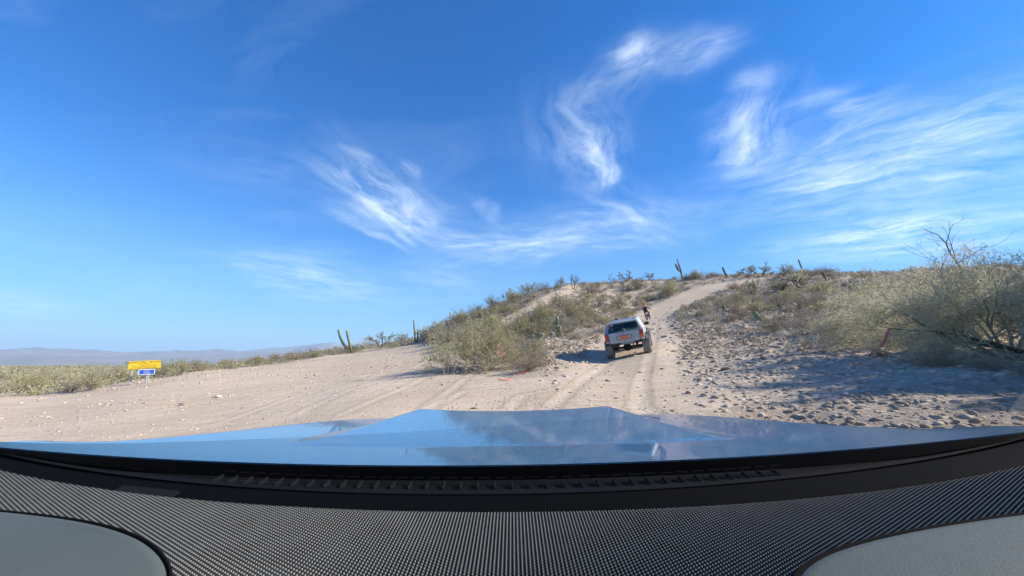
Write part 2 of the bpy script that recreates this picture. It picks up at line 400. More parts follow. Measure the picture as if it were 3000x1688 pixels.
gm = bpy.data.materials.new("desert_soil"); gm.use_nodes = True; t = NT(gm.node_tree)
geo = t.n('ShaderNodeNewGeometry'); P = geo.outputs['Position']
att = t.n('ShaderNodeAttribute', attribute_name='bare').outputs['Fac']
rutA = t.n('ShaderNodeAttribute', attribute_name='rut').outputs['Fac']
farA = t.n('ShaderNodeAttribute', attribute_name='far').outputs['Fac']
n_big = t.noise(P, 0.22, 5.0, 0.6); n_mid = t.noise(P, 1.7, 5.0, 0.65); n_fin = t.noise(P, 14.0, 4.0, 0.7)
dirt = t.mix(t.mapr(n_big, 0.35, 0.65), (0.47, 0.365, 0.268), (0.56, 0.455, 0.355))
dirt = t.mix(t.mapr(n_mid, 0.42, 0.72, 0, 0.6), dirt, (0.45, 0.345, 0.24))
stk = t.noise(t.n('ShaderNodeMapping', {'Vector': P, 'Rotation': (0, 0, 0.5), 'Scale': (0.22, 2.6, 1.0)}).outputs[0], 1.0, 5.0, 0.6)
dirt = t.mix(t.mapr(stk, 0.48, 0.70, 0, 0.75), dirt, (0.40, 0.30, 0.205))
soil = t.mix(t.mapr(n_mid, 0.35, 0.65), (0.32, 0.250, 0.185), (0.44, 0.355, 0.275))
soil = t.mix(t.mapr(n_big, 0.45, 0.7, 0, 0.55), soil, (0.27, 0.228, 0.185))
base = t.mix(att, soil, dirt)
v1 = t.n('ShaderNodeTexVoronoi', {'Vector': P, 'Scale': 9.0}); v2 = t.n('ShaderNodeTexVoronoi', {'Vector': P, 'Scale': 26.0})
peb = t.math('MULTIPLY', t.mapr(v1.outputs['Distance'], 0.36, 0.50, 1, 0), t.mapr(t.math('ADD', t.n('ShaderNodeSeparateColor', {0: v1.outputs['Color']}).outputs[0], t.math('MULTIPLY', att, -0.35)), 0.30, 0.36))
pebf = t.math('MULTIPLY', t.mapr(v2.outputs['Distance'], 0.34, 0.46, 1, 0), t.mapr(t.n('ShaderNodeSeparateColor', {0: v2.outputs['Color']}).outputs[0], 0.45, 0.55))
pcol = t.mix(t.n('ShaderNodeSeparateColor', {0: v1.outputs['Color']}).outputs[1], (0.33, 0.27, 0.22), (0.64, 0.56, 0.47))
pcol2 = t.mix(t.n('ShaderNodeSeparateColor', {0: v2.outputs['Color']}).outputs[1], (0.33, 0.27, 0.22), (0.64, 0.56, 0.47))
pk = t.math('MULTIPLY', t.mapr(att, 0, 1, 0.9, 0.45), t.mapr(n_big, 0.3, 0.6, 0.4, 1.0))
base = t.mix(t.math('MULTIPLY', pebf, pk), base, pcol2)
base = t.mix(t.math('MULTIPLY', peb, pk), base, pcol)
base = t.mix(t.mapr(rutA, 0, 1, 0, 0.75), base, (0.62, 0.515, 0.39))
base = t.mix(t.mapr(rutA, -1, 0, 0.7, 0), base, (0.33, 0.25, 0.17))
scrub = t.mix(t.mapr(t.noise(P, 0.06, 6.0, 0.7), 0.4, 0.62), (0.135, 0.135, 0.085), (0.30, 0.265, 0.20))
base = t.mix(farA, base, scrub)
hgt = t.math('ADD', t.math('MULTIPLY', n_fin, 0.018), t.math('ADD', t.math('MULTIPLY', peb, 0.016), t.math('MULTIPLY', pebf, 0.012)))
hgt = t.math('ADD', hgt, t.math('MULTIPLY', n_mid, 0.05))
bmp = t.n('ShaderNodeBump', {'Strength': 0.6, 'Distance': 0.8, 'Height': hgt})
pb = t.n('ShaderNodeBsdfPrincipled', {'Base Color': base, 'Roughness': 0.95, 'Specular IOR Level': 0.15, 'Normal': bmp.outputs[0]})
t.link(pb.outputs[0], t.n('ShaderNodeOutputMaterial').inputs[0])

gme = bpy.data.meshes.new("ground")
gme.vertices.add(len(gv)); gme.vertices.foreach_set('co', gv.astype(np.float32).ravel())
nq, ntg = len(gf), len(cen)
gme.loops.add(nq * 4 + ntg * 3); gme.loops.foreach_set('vertex_index', np.concatenate([gf.ravel(), cen.ravel()]).astype(np.int32))
gme.polygons.add(nq + ntg); gme.polygons.foreach_set('loop_start', np.concatenate([np.arange(nq) * 4, nq * 4 + np.arange(ntg) * 3]).astype(np.int32))
gme.update(calc_edges=True); gme.materials.append(gm)
gme.polygons.foreach_set('use_smooth', [True] * len(gme.polygons))
def fattr(me, name, arr): a = me.attributes.new(name, 'FLOAT', 'POINT'); a.data.foreach_set('value', np.asarray(arr, np.float32).ravel())
fattr(gme, 'bare', np.append(BM.ravel(), 1))
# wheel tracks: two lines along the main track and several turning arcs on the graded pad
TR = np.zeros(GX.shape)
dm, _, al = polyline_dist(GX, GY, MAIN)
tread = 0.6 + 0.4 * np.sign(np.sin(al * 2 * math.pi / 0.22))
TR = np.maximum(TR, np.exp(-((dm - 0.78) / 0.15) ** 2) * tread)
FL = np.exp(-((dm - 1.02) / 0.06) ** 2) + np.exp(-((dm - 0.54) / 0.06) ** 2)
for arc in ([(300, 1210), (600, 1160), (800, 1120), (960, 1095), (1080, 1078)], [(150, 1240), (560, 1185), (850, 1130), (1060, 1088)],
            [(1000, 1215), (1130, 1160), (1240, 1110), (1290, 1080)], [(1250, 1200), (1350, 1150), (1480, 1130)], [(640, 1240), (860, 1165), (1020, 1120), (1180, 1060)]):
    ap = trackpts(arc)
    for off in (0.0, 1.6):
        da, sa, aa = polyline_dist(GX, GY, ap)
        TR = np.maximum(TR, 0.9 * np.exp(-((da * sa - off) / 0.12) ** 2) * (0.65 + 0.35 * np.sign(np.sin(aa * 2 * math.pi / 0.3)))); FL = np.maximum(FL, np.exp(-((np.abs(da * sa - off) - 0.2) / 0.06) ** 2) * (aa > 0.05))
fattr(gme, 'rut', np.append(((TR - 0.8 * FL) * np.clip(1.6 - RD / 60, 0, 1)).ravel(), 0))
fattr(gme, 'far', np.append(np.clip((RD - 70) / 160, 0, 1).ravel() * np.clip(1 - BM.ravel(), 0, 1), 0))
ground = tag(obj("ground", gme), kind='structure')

# ------------------------------------------------------------------ far mountains
mm = bpy.data.materials.new("mountain_rock"); mm.use_nodes = True; t = NT(mm.node_tree)
P = t.n('ShaderNodeNewGeometry').outputs['Position']
c = t.mix(t.mapr(t.noise(P, 0.004, 7.0, 0.65), 0.38, 0.62), (0.15, 0.125, 0.095), (0.27, 0.215, 0.165))
c = t.mix(t.mapr(t.noise(P, 0.02, 5.0, 0.7), 0.55, 0.7), c, (0.10, 0.095, 0.065))
pb = t.n('ShaderNodeBsdfPrincipled', {'Base Color': c, 'Roughness': 1.0, 'Specular IOR Level': 0.05})
t.link(pb.outputs[0], t.n('ShaderNodeOutputMaterial').inputs[0])
ma = np.radians(np.linspace(-75, 75, 520)); mr = np.linspace(4200, 9000, 90)
MA, MR = np.meshgrid(ma, mr); MX, MY = MR * np.sin(MA), MR * np.cos(MA)
prof = np.interp(np.degrees(MA), [-75, -56, -52, -50, -47.5, -44, -40, -36, -34, -31, -29, -27, -24, -22, -20, -16, -8, 0, 30, 75],
                 [150, 150, 170, 200, 222, 172, 188, 232, 205, 262, 270, 305, 385, 330, 300, 290, 300, 280, 200, 160])
rid = 1 - np.abs(fbm(MX / 1400, MY / 1400, 5, 21)) * 4.2
rr = (MR - 4200) / 4800
MZ = -12 + 0.95 * prof * np.clip(rr * 1.5, 0, 1) ** 0.9 * (0.82 + 0.24 * rid) * np.where(rr > 0.66, 1.0 - (rr - 0.66) * 1.3, 1.0) + (np.abs(fbm(MX / 620, MY / 620, 5, 9)) * -190 + fbm(MX / 210, MY / 210, 4, 19) * 30 + 22) * np.clip(rr * 3, 0, 1)
mv = np.stack([MX, MY, MZ], -1).reshape(-1, 3); nA = len(ma)
ii, jj = np.meshgrid(np.arange(len(mr) - 1), np.arange(nA - 1), indexing='ij')
mf = np.stack([ii * nA + jj, ii * nA + jj + 1, (ii + 1) * nA + jj + 1, (ii + 1) * nA + jj], -1).reshape(-1, 4)
tag(obj("mountains", mesh_data("mountains", mv, mf, mm, True)), kind='structure')

# ------------------------------------------------------------------ air between the far things
hz = bpy.data.materials.new("air"); hz.use_nodes = True; t = NT(hz.node_tree)
vol = t.n('ShaderNodeVolumePrincipled', {'Color': (0.52, 0.74, 1.0, 1), 'Density': 0.00017, 'Anisotropy': 0.0})
t.link(vol.outputs[0], t.n('ShaderNodeOutputMaterial').inputs['Volume'])
hb = MB().box((0, 0, 120), (9600, 9600, 290))
tag(hb.build("haze", hz), kind='stuff')

# ------------------------------------------------------------------ materials for plants and stones
def leaf_mat(name, c0, c1, trans=0.25):
    m = bpy.data.materials.new(name); m.use_nodes = True; t = NT(m.node_tree)
    oi = t.n('ShaderNodeObjectInfo').outputs['Random']; g = t.n('ShaderNodeNewGeometry')
    col = t.mix(t.mapr(t.math('ADD', t.math('MULTIPLY', g.outputs['Random Per Island'], 0.65), t.math('MULTIPLY', oi, 0.35)), 0, 1), c0, c1)
    d = t.n('ShaderNodeBsdfDiffuse', {'Color': col, 'Roughness': 0.8}); tr = t.n('ShaderNodeBsdfTranslucent', {'Color': col})
    mx = t.n('ShaderNodeMixShader', {0: trans, 1: d.outputs[0], 2: tr.outputs[0]})
    t.link(mx.outputs[0], t.n('ShaderNodeOutputMaterial').inputs[0]); return m
M_creo = leaf_mat("creosote_leaf", (0.230, 0.220, 0.115), (0.460, 0.420, 0.250))
M_yel = leaf_mat("yellow_green_leaf", (0.320, 0.300, 0.145), (0.600, 0.550, 0.310))
M_pal = leaf_mat("palo_verde_leaf", (0.400, 0.375, 0.250), (0.700, 0.650, 0.470), 0.4)
M_dry = leaf_mat("dry_twig_leaf", (0.330, 0.275, 0.205), (0.600, 0.520, 0.410), 0.2)
M_brown = leaf_mat("brown_dry_leaf", (0.290, 0.220, 0.150), (0.520, 0.420, 0.300), 0.2)
M_grey = leaf_mat("grey_green_leaf", (0.240, 0.230, 0.170), (0.450, 0.415, 0.320), 0.2)
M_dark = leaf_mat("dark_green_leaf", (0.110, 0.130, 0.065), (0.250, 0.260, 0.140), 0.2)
M_twig = mat("twig_bark", (0.27, 0.225, 0.175), 0.9, var=(6, 0.35))
M_dead = mat("bleached_twig", (0.55, 0.50, 0.43), 0.9, var=(6, 0.3))
M_pv = mat("palo_verde_bark", (0.36, 0.34, 0.23), 0.8, var=(4, 0.3))
M_darkbark = mat("dark_bark", (0.085, 0.070, 0.055), 0.9, var=(4, 0.3))

def rnd_dir(rg): v = rg.normal(size=3); return v / np.linalg.norm(v)
class Plant:
    """branch skeleton grown from the base, with small leaf faces along the outer twigs"""
    def __init__(s, seed): s.rg = np.random.default_rng(seed); s.tv = []; s.tf = []; s.nv = 0; s.twigs = []; s.lv = []
    def seg(s, pts, r0, r1, n=3):
        pts = np.asarray(pts, float); k = len(pts); rr = np.linspace(r0, r1, k)
        t_ = np.gradient(pts, axis=0); t_ /= np.linalg.norm(t_, axis=1)[:, None] + 1e-9
        up = np.array([0.29, 0.21, 0.93]); a = np.cross(t_, up); a /= np.linalg.norm(a, axis=1)[:, None] + 1e-9; b = np.cross(t_, a)
        th = np.arange(n) * 2 * math.pi / n
        v = pts[:, None, :] + rr[:, None, None] * (a[:, None, :] * np.cos(th)[None, :, None] + b[:, None, :] * np.sin(th)[None, :, None])
        s.tv.append(v.reshape(-1, 3))
        for i in range(k - 1):
            for j in range(n): s.tf.append((s.nv + i * n + j, s.nv + i * n + (j + 1) % n, s.nv + (i + 1) * n + (j + 1) % n, s.nv + (i + 1) * n + j))
        s.nv += k * n
    def branch(s, p, d, L, r, depth, wander=0.35, lift=0.15, kids=4, spread=0.8, taper=0.45, start=0.3):
        rg = s.rg; k = 4 if depth > 0 else 3; pts = [np.array(p, float)]; d = np.array(d, float)
        for i in range(k):
            d = d + rg.normal(size=3) * wander / k + np.array([0, 0, lift / k]); d /= np.linalg.norm(d); pts.append(pts[-1] + d * L / k)
        s.seg(pts, r, r * taper, 4 if depth > 1 else 3)
        if depth == 0: s.twigs.append(pts); return
        for c_ in range(kids):
            f = start + (1 - start) * (c_ + rg.random()) / kids; i = min(int(f * k), k - 1); q = pts[i] + (pts[i + 1] - pts[i]) * (f * k - i)
            dd = (pts[i + 1] - pts[i]); dd /= np.linalg.norm(dd); dd = dd + rnd_dir(rg) * spread; dd /= np.linalg.norm(dd)
            s.branch(q, dd, L * (0.45 + 0.35 * rg.random()), r * taper * 1.05, depth - 1, wander, lift, kids, spread, taper, start)
    def leaves(s, n, size, off=0.05, ratio=0.35, droop=0.0):
        rg = s.rg
        if not s.twigs: return
        T = np.array([[tw[0], tw[len(tw) // 2], tw[-1]] for tw in s.twigs]); k = rg.integers(0, len(T), n); f = rg.random(n)[:, None] ** 0.7
        A, B, C_ = T[k, 0], T[k, 1], T[k, 2]
        p = np.where(f < 0.5, A + (B - A) * f * 2, B + (C_ - B) * (f * 2 - 1)) + rg.normal(size=(n, 3)) * off
        ax = (C_ - A); ax /= np.linalg.norm(ax, axis=1)[:, None] + 1e-9
        d = ax * 0.5 + rg.normal(size=(n, 3)) * 0.6 + np.array([0, 0, -droop]); d /= np.linalg.norm(d, axis=1)[:, None]
        sd = np.cross(d, rg.normal(size=(n, 3))); sd /= np.linalg.norm(sd, axis=1)[:, None]
        sz = size * (0.6 + 0.8 * rg.random(n))[:, None]
        p[:, 2] = np.maximum(p[:, 2], 0.0)
        s.lv.append(np.stack([p - sd * sz * ratio * .5, p + d * sz * .55 - sd * sz * ratio * .35, p + d * sz, p + sd * sz * ratio * .5], 1).reshape(-1, 3))
    def stem_mesh(s, name, m): return mesh_data(name, np.concatenate(s.tv), np.array(s.tf), m, False)
    def leaf_mesh(s, name, m):
        v = np.concatenate(s.lv); return mesh_data(name, v, np.arange(len(v)).reshape(-1, 4), m, False)
    def joined(s, name, mt, ml):
        a = np.concatenate(s.tv); b = np.concatenate(s.lv) if s.lv else np.zeros((0, 3)); f1 = np.array(s.tf); f2 = np.arange(len(b)).reshape(-1, 4) + len(a)
        return mesh_data(name, np.concatenate([a, b]), np.concatenate([f1, f2]), [mt, ml], False, np.concatenate([np.zeros(len(f1)), np.ones(len(f2))]))

def fan_shrub(seed, nst=16, depth=2, kids=4, wide=0.9, nleaf=1500, leaf=0.05, lift=0.25, spread=0.7, rad=0.012, lean=(0, 0), off=0.03, h=1.0):
    """many stems from one base, height about 1 m"""
    p = Plant(seed)
    for i in range(nst):
        a = p.rg.random() * 2 * math.pi; tilt = wide * (p.rg.random() ** 0.7)
        d = np.array([math.cos(a) * math.sin(tilt) + lean[0], math.sin(a) * math.sin(tilt) + lean[1], math.cos(tilt)])
        p.branch(p.rg.normal(size=3) * (0.05, 0.05, 0), d / np.linalg.norm(d), h * (0.5 + 0.22 * p.rg.random()), rad, depth - 1, 0.4, lift, kids, spread)
    p.leaves(nleaf, leaf, off); return p
def mound_shrub(seed, n=60, nleaf=900, leaf=0.06):
    """low rounded dry shrub, about 1 m wide and 0.55 m high"""
    p = Plant(seed)
    for i in range(n):
        a = p.rg.random() * 2 * math.pi; tilt = 1.35 * p.rg.random() ** 0.55
        d = np.array([math.cos(a) * math.sin(tilt), math.sin(a) * math.sin(tilt), 0.75 * math.cos(tilt) + 0.12])
        p.branch(p.rg.normal(size=3) * (0.06, 0.06, 0), d, 0.34 + 0.2 * p.rg.random(), 0.007, 1, 0.5, 0.1, 3, 0.9)
    p.leaves(nleaf, leaf, 0.04, 0.25); return p
def small_tree(seed, nleaf=2400, leaf=0.05, flat=0.5, stems=3, depth=3):
    """short trunk forking into a rounded or flat-topped crown, height about 1 m"""
    p = Plant(seed)
    for i in range(stems):
        a = 2 * math.pi * (i + p.rg.random() * .6) / stems; tl = 0.35 + flat * 0.7 * p.rg.random()
        p.branch((0.02 * math.cos(a), 0.02 * math.sin(a), 0), (math.cos(a) * math.sin(tl), math.sin(a) * math.sin(tl), math.cos(tl)), 0.55, 0.028, depth - 1, 0.5, 0.0, 4, 0.75, 0.55, 0.4)
    p.leaves(nleaf, leaf, 0.03); return p

PROTO = {}
def protos(key, builder, seeds, mt, ml): PROTO[key] = [(lambda p: (p.stem_mesh(key + "_stems", mt), p.leaf_mesh(key + "_foliage", ml), p.joined(key, mt, ml)))(builder(s)) for s in seeds]
protos('creosote', lambda s: fan_shrub(s, 16, 2, 5, 0.95, 1300, 0.06), (1, 2, 3), M_twig, M_creo)
protos('yellow', lambda s: fan_shrub(s, 18, 2, 5, 1.05, 1700, 0.065), (4, 5), M_twig, M_yel)
protos('greygreen', lambda s: fan_shrub(s, 18, 2, 5, 1.15, 1300, 0.06), (6, 7), M_twig, M_grey)
protos('brown', lambda s: fan_shrub(s, 20, 2, 5, 1.2, 1300, 0.05), (8, 9), M_twig, M_brown)
protos('dry', lambda s: mound_shrub(s), (11, 12, 13, 14), M_dead, M_dry)
protos('drybrown', lambda s: mound_shrub(s), (15, 16), M_twig, M_brown)
protos('drygrey', lambda s: mound_shrub(s), (17, 18), M_twig, M_grey)
protos('tree', lambda s: small_tree(s), (21, 22, 23), M_darkbark, M_pal)
protos('flattree', lambda s: small_tree(s, 1300, 0.045, 1.0, 3), (24, 25), M_darkbark, M_creo)
protos('thin', lambda s: small_tree(s, 260, 0.05, 0.5, 3), (26, 27), M_darkbark, M_grey)
protos('tangle', lambda s: fan_shrub(s, 34, 2, 5, 1.45, 500, 0.04, 0.0, 1.1, 0.014), (28, 29), M_dead, M_grey)
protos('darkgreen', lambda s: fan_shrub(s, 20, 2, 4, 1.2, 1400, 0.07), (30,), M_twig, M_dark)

prng = np.random.default_rng(77)
def mpp(x, y): return y * math.cos(PITCH) / F if y > 0 else 0.01      # metres per photo pixel, near enough
def plant_at(x, y, key, h, label, group=None, parts=False, wide=1.0, lean=0.0, cat='shrub', name=None, sink=0.03):
    pr = PROTO[key][prng.integers(0, len(PROTO[key]))]; z = gz(x, y) - sink
    nm = name or {'tree': 'desert_tree', 'flattree': 'desert_tree', 'thin': 'desert_tree'}.get(key, 'desert_shrub')
    rz = prng.random() * 6.28
    mound = key.startswith('dry'); s = h / (0.5 if mound else (0.95 if key in ('tree', 'flattree', 'thin') else 0.88)); sc = (s * wide, s * wide, s)
    if parts:
        o = empty(nm, (x, y, z), (0, lean, 0)); st = obj("stem" if 'shrub' in nm else "trunk", pr[0], o, rot=(0, 0, rz), scale=sc); obj("foliage" if 'shrub' in nm else "crown", pr[1], o, rot=(0, 0, rz), scale=sc)
    else: o = obj(nm, pr[2], None, (x, y, z), (0, lean, rz), sc)
    return tag(o, label, cat, group)
def hero(px, py, key, hpx, label, wide=1.0, parts=True, lean=0.0, cat='shrub', group=None, name=None):
    x, y = spot(px, py); d = math.hypot(x, y); depth = y * math.cos(PITCH) + (gz(x, y) - CAM[2]) * math.sin(PITCH)
    return plant_at(x, y, key, hpx * depth / F, label, group, parts, wide, lean, cat, name)

# ---- shrubs one can pick out in the view (bearing of the base, height in photo pixels)
HERO = [
    (1566, 1074, 'brown', 50, "brown dry shrub right of the large sprawling bush, beside the vehicle's shadow tip", 1.1),
    (1545, 1088, 'drybrown', 44, "low brown brittle shrub at the foot of the large sprawling bush", 1.3),
    (1570, 1040, 'greygreen', 52, "grey-green shrub between the large bush and the grey off-road vehicle", 1.0),
    (1517, 1000, 'yellow', 78, "tall yellow-green bush rising behind the large sprawling bush", 1.0),
    (1588, 952, 'yellow', 66, "bright yellow-green bush on the slope below the upper dirt track", 1.0),
    (1636, 905, 'creosote', 48, "olive bush beside the upper end of the side track", 0.9),
    (1680, 940, 'creosote', 60, "wide olive bush midway up the slope left of the vehicle", 1.4),
    (1640, 962, 'greygreen', 34, "grey-green bush just above the prickly pear patch", 1.3),
    (1700, 992, 'dry', 24, "small pale dry shrub left of the vehicle's rear window", 1.1),
    (1815, 908, 'tree', 56, "small olive tree with a dark trunk on the slope above the vehicle", 0.8),
    (1963, 868, 'yellow', 40, "round pale green bush beside the main track near the ridge", 1.2),
    (1868, 848, 'creosote', 34, "olive bush just under the ridge left of the armed cactus", 1.3),
    (1645, 838, 'creosote', 24, "round dark olive bush on the skyline at the side track's top", 1.1),
    (1680, 848, 'thin', 46, "open many-branched shrub on the skyline beside the side track's top", 0.9),
    (1793, 828, 'thin', 32, "thin upright sapling on the ridge line", 0.6),
    (1836, 826, 'flattree', 34, "flat-topped olive tree on the ridge, second from the sapling", 1.2),
    (1904, 822, 'flattree', 27, "small windswept flat-topped tree on the ridge left of the armed cactus", 1.3),
    (2036, 818, 'yellow', 26, "rounded pale bush on the ridge right of the armed cactus", 1.3),
    (2086, 815, 'greygreen', 20, "small grey bush on the ridge left of the stub cactus", 1.2),
    (2190, 812, 'flattree', 36, "spreading thin tree on the ridge where the main track goes over", 1.3),
    (2230, 812, 'flattree', 44, "taller spreading tree on the ridge right of the track's top", 1.1),
    (2308, 808, 'creosote', 34, "dense rounded bush on the ridge left of the leaning bare pole cactus", 1.2),
    (2341, 846, 'tree', 60, "dark-trunked tree with a broad olive crown below the leaning pole cactus", 1.15),
    (2211, 862, 'tree', 54, "crooked dark-trunked tree at the right edge of the main track", 0.8),
    (2410, 872, 'yellow', 50, "light green bush with a dark base left of the big right-hand tree", 1.2),
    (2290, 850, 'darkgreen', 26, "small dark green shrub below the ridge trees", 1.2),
    (2150, 850, 'drybrown', 20, "dark dry shrub at the left edge of the track's top", 1.2),
    (2480, 1004, 'tangle', 62, "grey tangle of dead brush on the stony slope", 1.8),
    (2330, 985, 'tangle', 34, "smaller grey tangle of dead twigs on the stony slope", 2.0),
    (2575, 1046, 'drybrown', 26, "small dry tuft directly under the hanging pink ribbon", 1.0),
    (2760, 1072, 'drybrown', 46, "dry brown tuft on the bank below the dead horizontal branch", 1.2),
    (2900, 1085, 'brown', 44, "spreading dry brush at the frame edge below the fallen branch", 1.5),
    (2640, 1005, 'greygreen', 44, "grey-green brush behind the hanging pink ribbon", 2.0),
    (2560, 960, 'greygreen', 50, "dusty grey-green bush above the dead brush tangle", 1.8),
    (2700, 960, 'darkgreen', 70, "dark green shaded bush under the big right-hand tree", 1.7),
    (1116, 1018, 'flattree', 50, "rounded open-crowned tree between the forked cactus and the twin cactus", 1.2),
    (1075, 1022, 'tangle', 34, "bare grey shrub beside the forked cactus", 1.2),
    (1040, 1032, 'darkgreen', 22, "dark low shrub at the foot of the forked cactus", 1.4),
    (1180, 1012, 'creosote', 34, "olive shrub just left of the twin cactus", 1.2),
    (1150, 1020, 'creosote', 24, "low green shrub on the lip of the dirt pad", 1.3),
    (1250, 998, 'yellow', 40, "leafy bush just right of the twin cactus", 1.2),
    (1292, 984, 'creosote', 42, "olive bush on the skyline above the large sprawling bush's edge", 1.3),
    (1348, 955, 'yellow', 44, "tall leafy bush on the skyline over the large sprawling bush", 1.2),
    (1400, 925, 'greygreen', 34, "grey bush on the rising skyline left of the two stub cacti", 1.2),
    (1440, 908, 'creosote', 40, "dark olive bush on the rising skyline above the two stub cacti", 1.2),
    (1500, 886, 'yellow', 36, "pale bush on the rising skyline beside the side track", 1.2),
    (1550, 868, 'creosote', 38, "big olive bush on the skyline right above the side track's bend", 1.2),
    (1590, 852, 'drygrey', 22, "low grey mound shrub on the skyline above the side track", 1.3),
    (1440, 1000, 'yellow', 84, "tall yellow-green bush at the back of the large sprawling bush", 1.1),
]
for (px, py, key, hp, label, wd) in HERO: hero(px, py, key, hp, label, wd, cat='tree' if key in ('tree', 'flattree', 'thin') else 'shrub')

# ---- the large sprawling bush left of the vehicle
bx, by = spot(1400, 1092); bz = gz(bx, by)
big = empty("sprawling_bush", (bx, by + 0.9, bz)); tag(big, "large sprawling yellow-green bush with bare grey lower branches, hung with two orange ribbons", "bush")
p = Plant(101)
for i in range(46):
    a = p.rg.random() * 2 * math.pi; tl = 1.3 * p.rg.random() ** 0.6
    p.branch(p.rg.normal(size=3) * (0.55, 0.4, 0), (math.cos(a) * math.sin(tl) * 1.3, math.sin(a) * math.sin(tl), math.cos(tl)), 0.85 + 0.5 * p.rg.random(), 0.016, 2, 0.5, 0.15, 4, 0.75)
p.leaves(26000, 0.055, 0.06, 0.35)
obj("stem", p.stem_mesh("bush_stems", M_twig), big); obj("foliage", p.leaf_mesh("bush_foliage", M_yel), big)
p = Plant(102)
for i in range(16):
    a = -math.pi / 2 + p.rg.normal() * 0.9; d = (math.cos(a), math.sin(a) * 0.8, 0.25 + 0.3 * p.rg.random())
    p.branch((p.rg.normal() * .5 - 0.1, -0.35, 0.05), d, 0.9 + 0.4 * p.rg.random(), 0.018, 2, 0.8, -0.15, 3, 0.9)
obj("bare_branch", p.stem_mesh("bush_bare", M_dead), big)

# ---- the big feathery tree at the right edge and its neighbours
def feather_tree(name, px, py, hm, wm, seed, label, nlimb=7, nleaf=14000, lean=(-0.25, 0), xy=None, dens=3, leaf=(.085, .13)):
    x, y = xy if xy else spot(px, py); z = gz(x, y)
    o = empty(name, (x, y, z - 0.05)); tag(o, label, "tree"); p = Plant(seed)
    for i in range(nlimb):
        a = 2 * math.pi * (i + .5 * p.rg.random()) / nlimb; tl = 0.25 + 0.75 * p.rg.random()
        d = np.array([math.cos(a) * math.sin(tl) * wm / hm + lean[0], math.sin(a) * math.sin(tl) * 0.8 * wm / hm + lean[1], math.cos(tl)])
        p.branch((0.1 * math.cos(a), 0.1 * math.sin(a), 0), d / np.linalg.norm(d), hm * 0.55, 0.034, dens, 0.55, -0.02, 4, 0.75, 0.52, 0.35)
    p.leaves(nleaf, leaf[0], 0.11, leaf[1], -0.1)
    obj("trunk", p.stem_mesh(name + "_wood", M_pv), o); obj("crown", p.leaf_mesh(name + "_leaf", M_pal), o); return o, (x, y, z)
def polar_xy(px, d): r = ray(px, 1030); q = math.hypot(r[0], r[1]); return (r[0] / q * d, r[1] / q * d)
feather_tree("palo_verde_tree", 0, 0, 2.35, 5.0, 201, "big feathery olive-green tree leaning into the view at the right edge", 13, 36000, xy=polar_xy(2960, 12.8))
feather_tree("palo_verde_tree", 0, 0, 2.1, 3.5, 202, "feathery olive tree left of the big edge tree, reaching the skyline", 10, 21000, xy=polar_xy(2660, 15.0))
feather_tree("palo_verde_tree", 0, 0, 2.7, 4.4, 203, "feathery tree with bare twigs on top, behind the big edge tree", 8, 13000, xy=polar_xy(2790, 20.0))
feather_tree("palo_verde_tree", 0, 0, 4.3, 4.2, 204, "tall tree outside the right edge whose shade falls on the stony bank", 14, 36000, (-0.05, 0), xy=(14.8, 5.6), leaf=(.15, .35))
# bare limb rising above the crowns
lx, ly = spot(2860, 930); lz = gz(lx, ly); zt = lambda py: CAM[2] + ray(2800, py)[2] / math.hypot(*ray(2800, py)[:2]) * math.hypot(lx, ly)
dead = empty("dead_tree", (lx, ly, lz - .05)); tag(dead, "bare dark crooked limb sticking up above the right-hand crowns", "tree")
p = Plant(210); hh = zt(668) - lz; sx = math.hypot(lx, ly) / F * 0.8
p.seg([(0, 0, 0), (-.25, 0, hh * .3), (-.15, 0, hh * .55), (-.45, 0, hh * .72), (-.52, 0, hh * .84), (-.75, 0, hh * .93), (-1.25, 0, hh)], 0.045, 0.010, 5)
for (q, d, L) in (((-.3, 0, hh * .6), (1, 0, .35), 1.4), ((-.3, 0, hh * .6), (.7, .3, .6), 1.3), ((-.2, 0, hh * .5), (-1, .2, .5), 1.4), ((-.52, 0, hh * .84), (.6, 0, .5), .8), ((-.15, 0, hh * .55), (-.7, -.3, .6), 1.2)):
    p.branch(q, np.array(d) / np.linalg.norm(d), L, 0.018, 2, 0.7, 0.1, 3, 0.8)
obj("trunk", p.stem_mesh("dead_wood", M_darkbark), dead)
# the dead branch lying out to the left with the ribbon
r1 = spot(3010, 1062); rz1 = gz(*r1); fb = empty("fallen_branch", (r1[0], r1[1], rz1)); tag(fb, "long dead branch reaching leftward over the bank, ribbon at its tip", "branch")
def world_at(px, py, d):
    r = ray(px, py); hl = math.hypot(r[0], r[1]); return np.array([r[0] / hl * d, r[1] / hl * d, CAM[2] + r[2] / hl * d])
d1 = math.hypot(*r1); org = np.array([r1[0], r1[1], rz1]); p = Plant(220)
p.seg([world_at(3060, 1052, d1) - org, world_at(2930, 1012, d1 + .1) - org, world_at(2840, 990, d1 + .2) - org, world_at(2740, 970, d1 + .3) - org, world_at(2660, 968, d1 + .4) - org, world_at(2592, 960, d1 + .5) - org], 0.05, 0.008, 5)
p.seg([world_at(3060, 1045, d1) - org, world_at(2960, 1020, d1 - .1) - org, world_at(2800, 1000, d1) - org, world_at(2720, 960, d1 + .1) - org, world_at(2650, 918, d1 + .3) - org], 0.04, 0.008, 5)
for q in (2700, 2760, 2850, 2900): p.branch(world_at(q, 980 + (q - 2700) * .12, d1 + .25) - org, (-.5, 0, .4 * (-1) ** q), .7, .012, 2, .8, 0, 3, .9)
obj("limb", p.stem_mesh("fallen_wood", M_darkbark), fb)

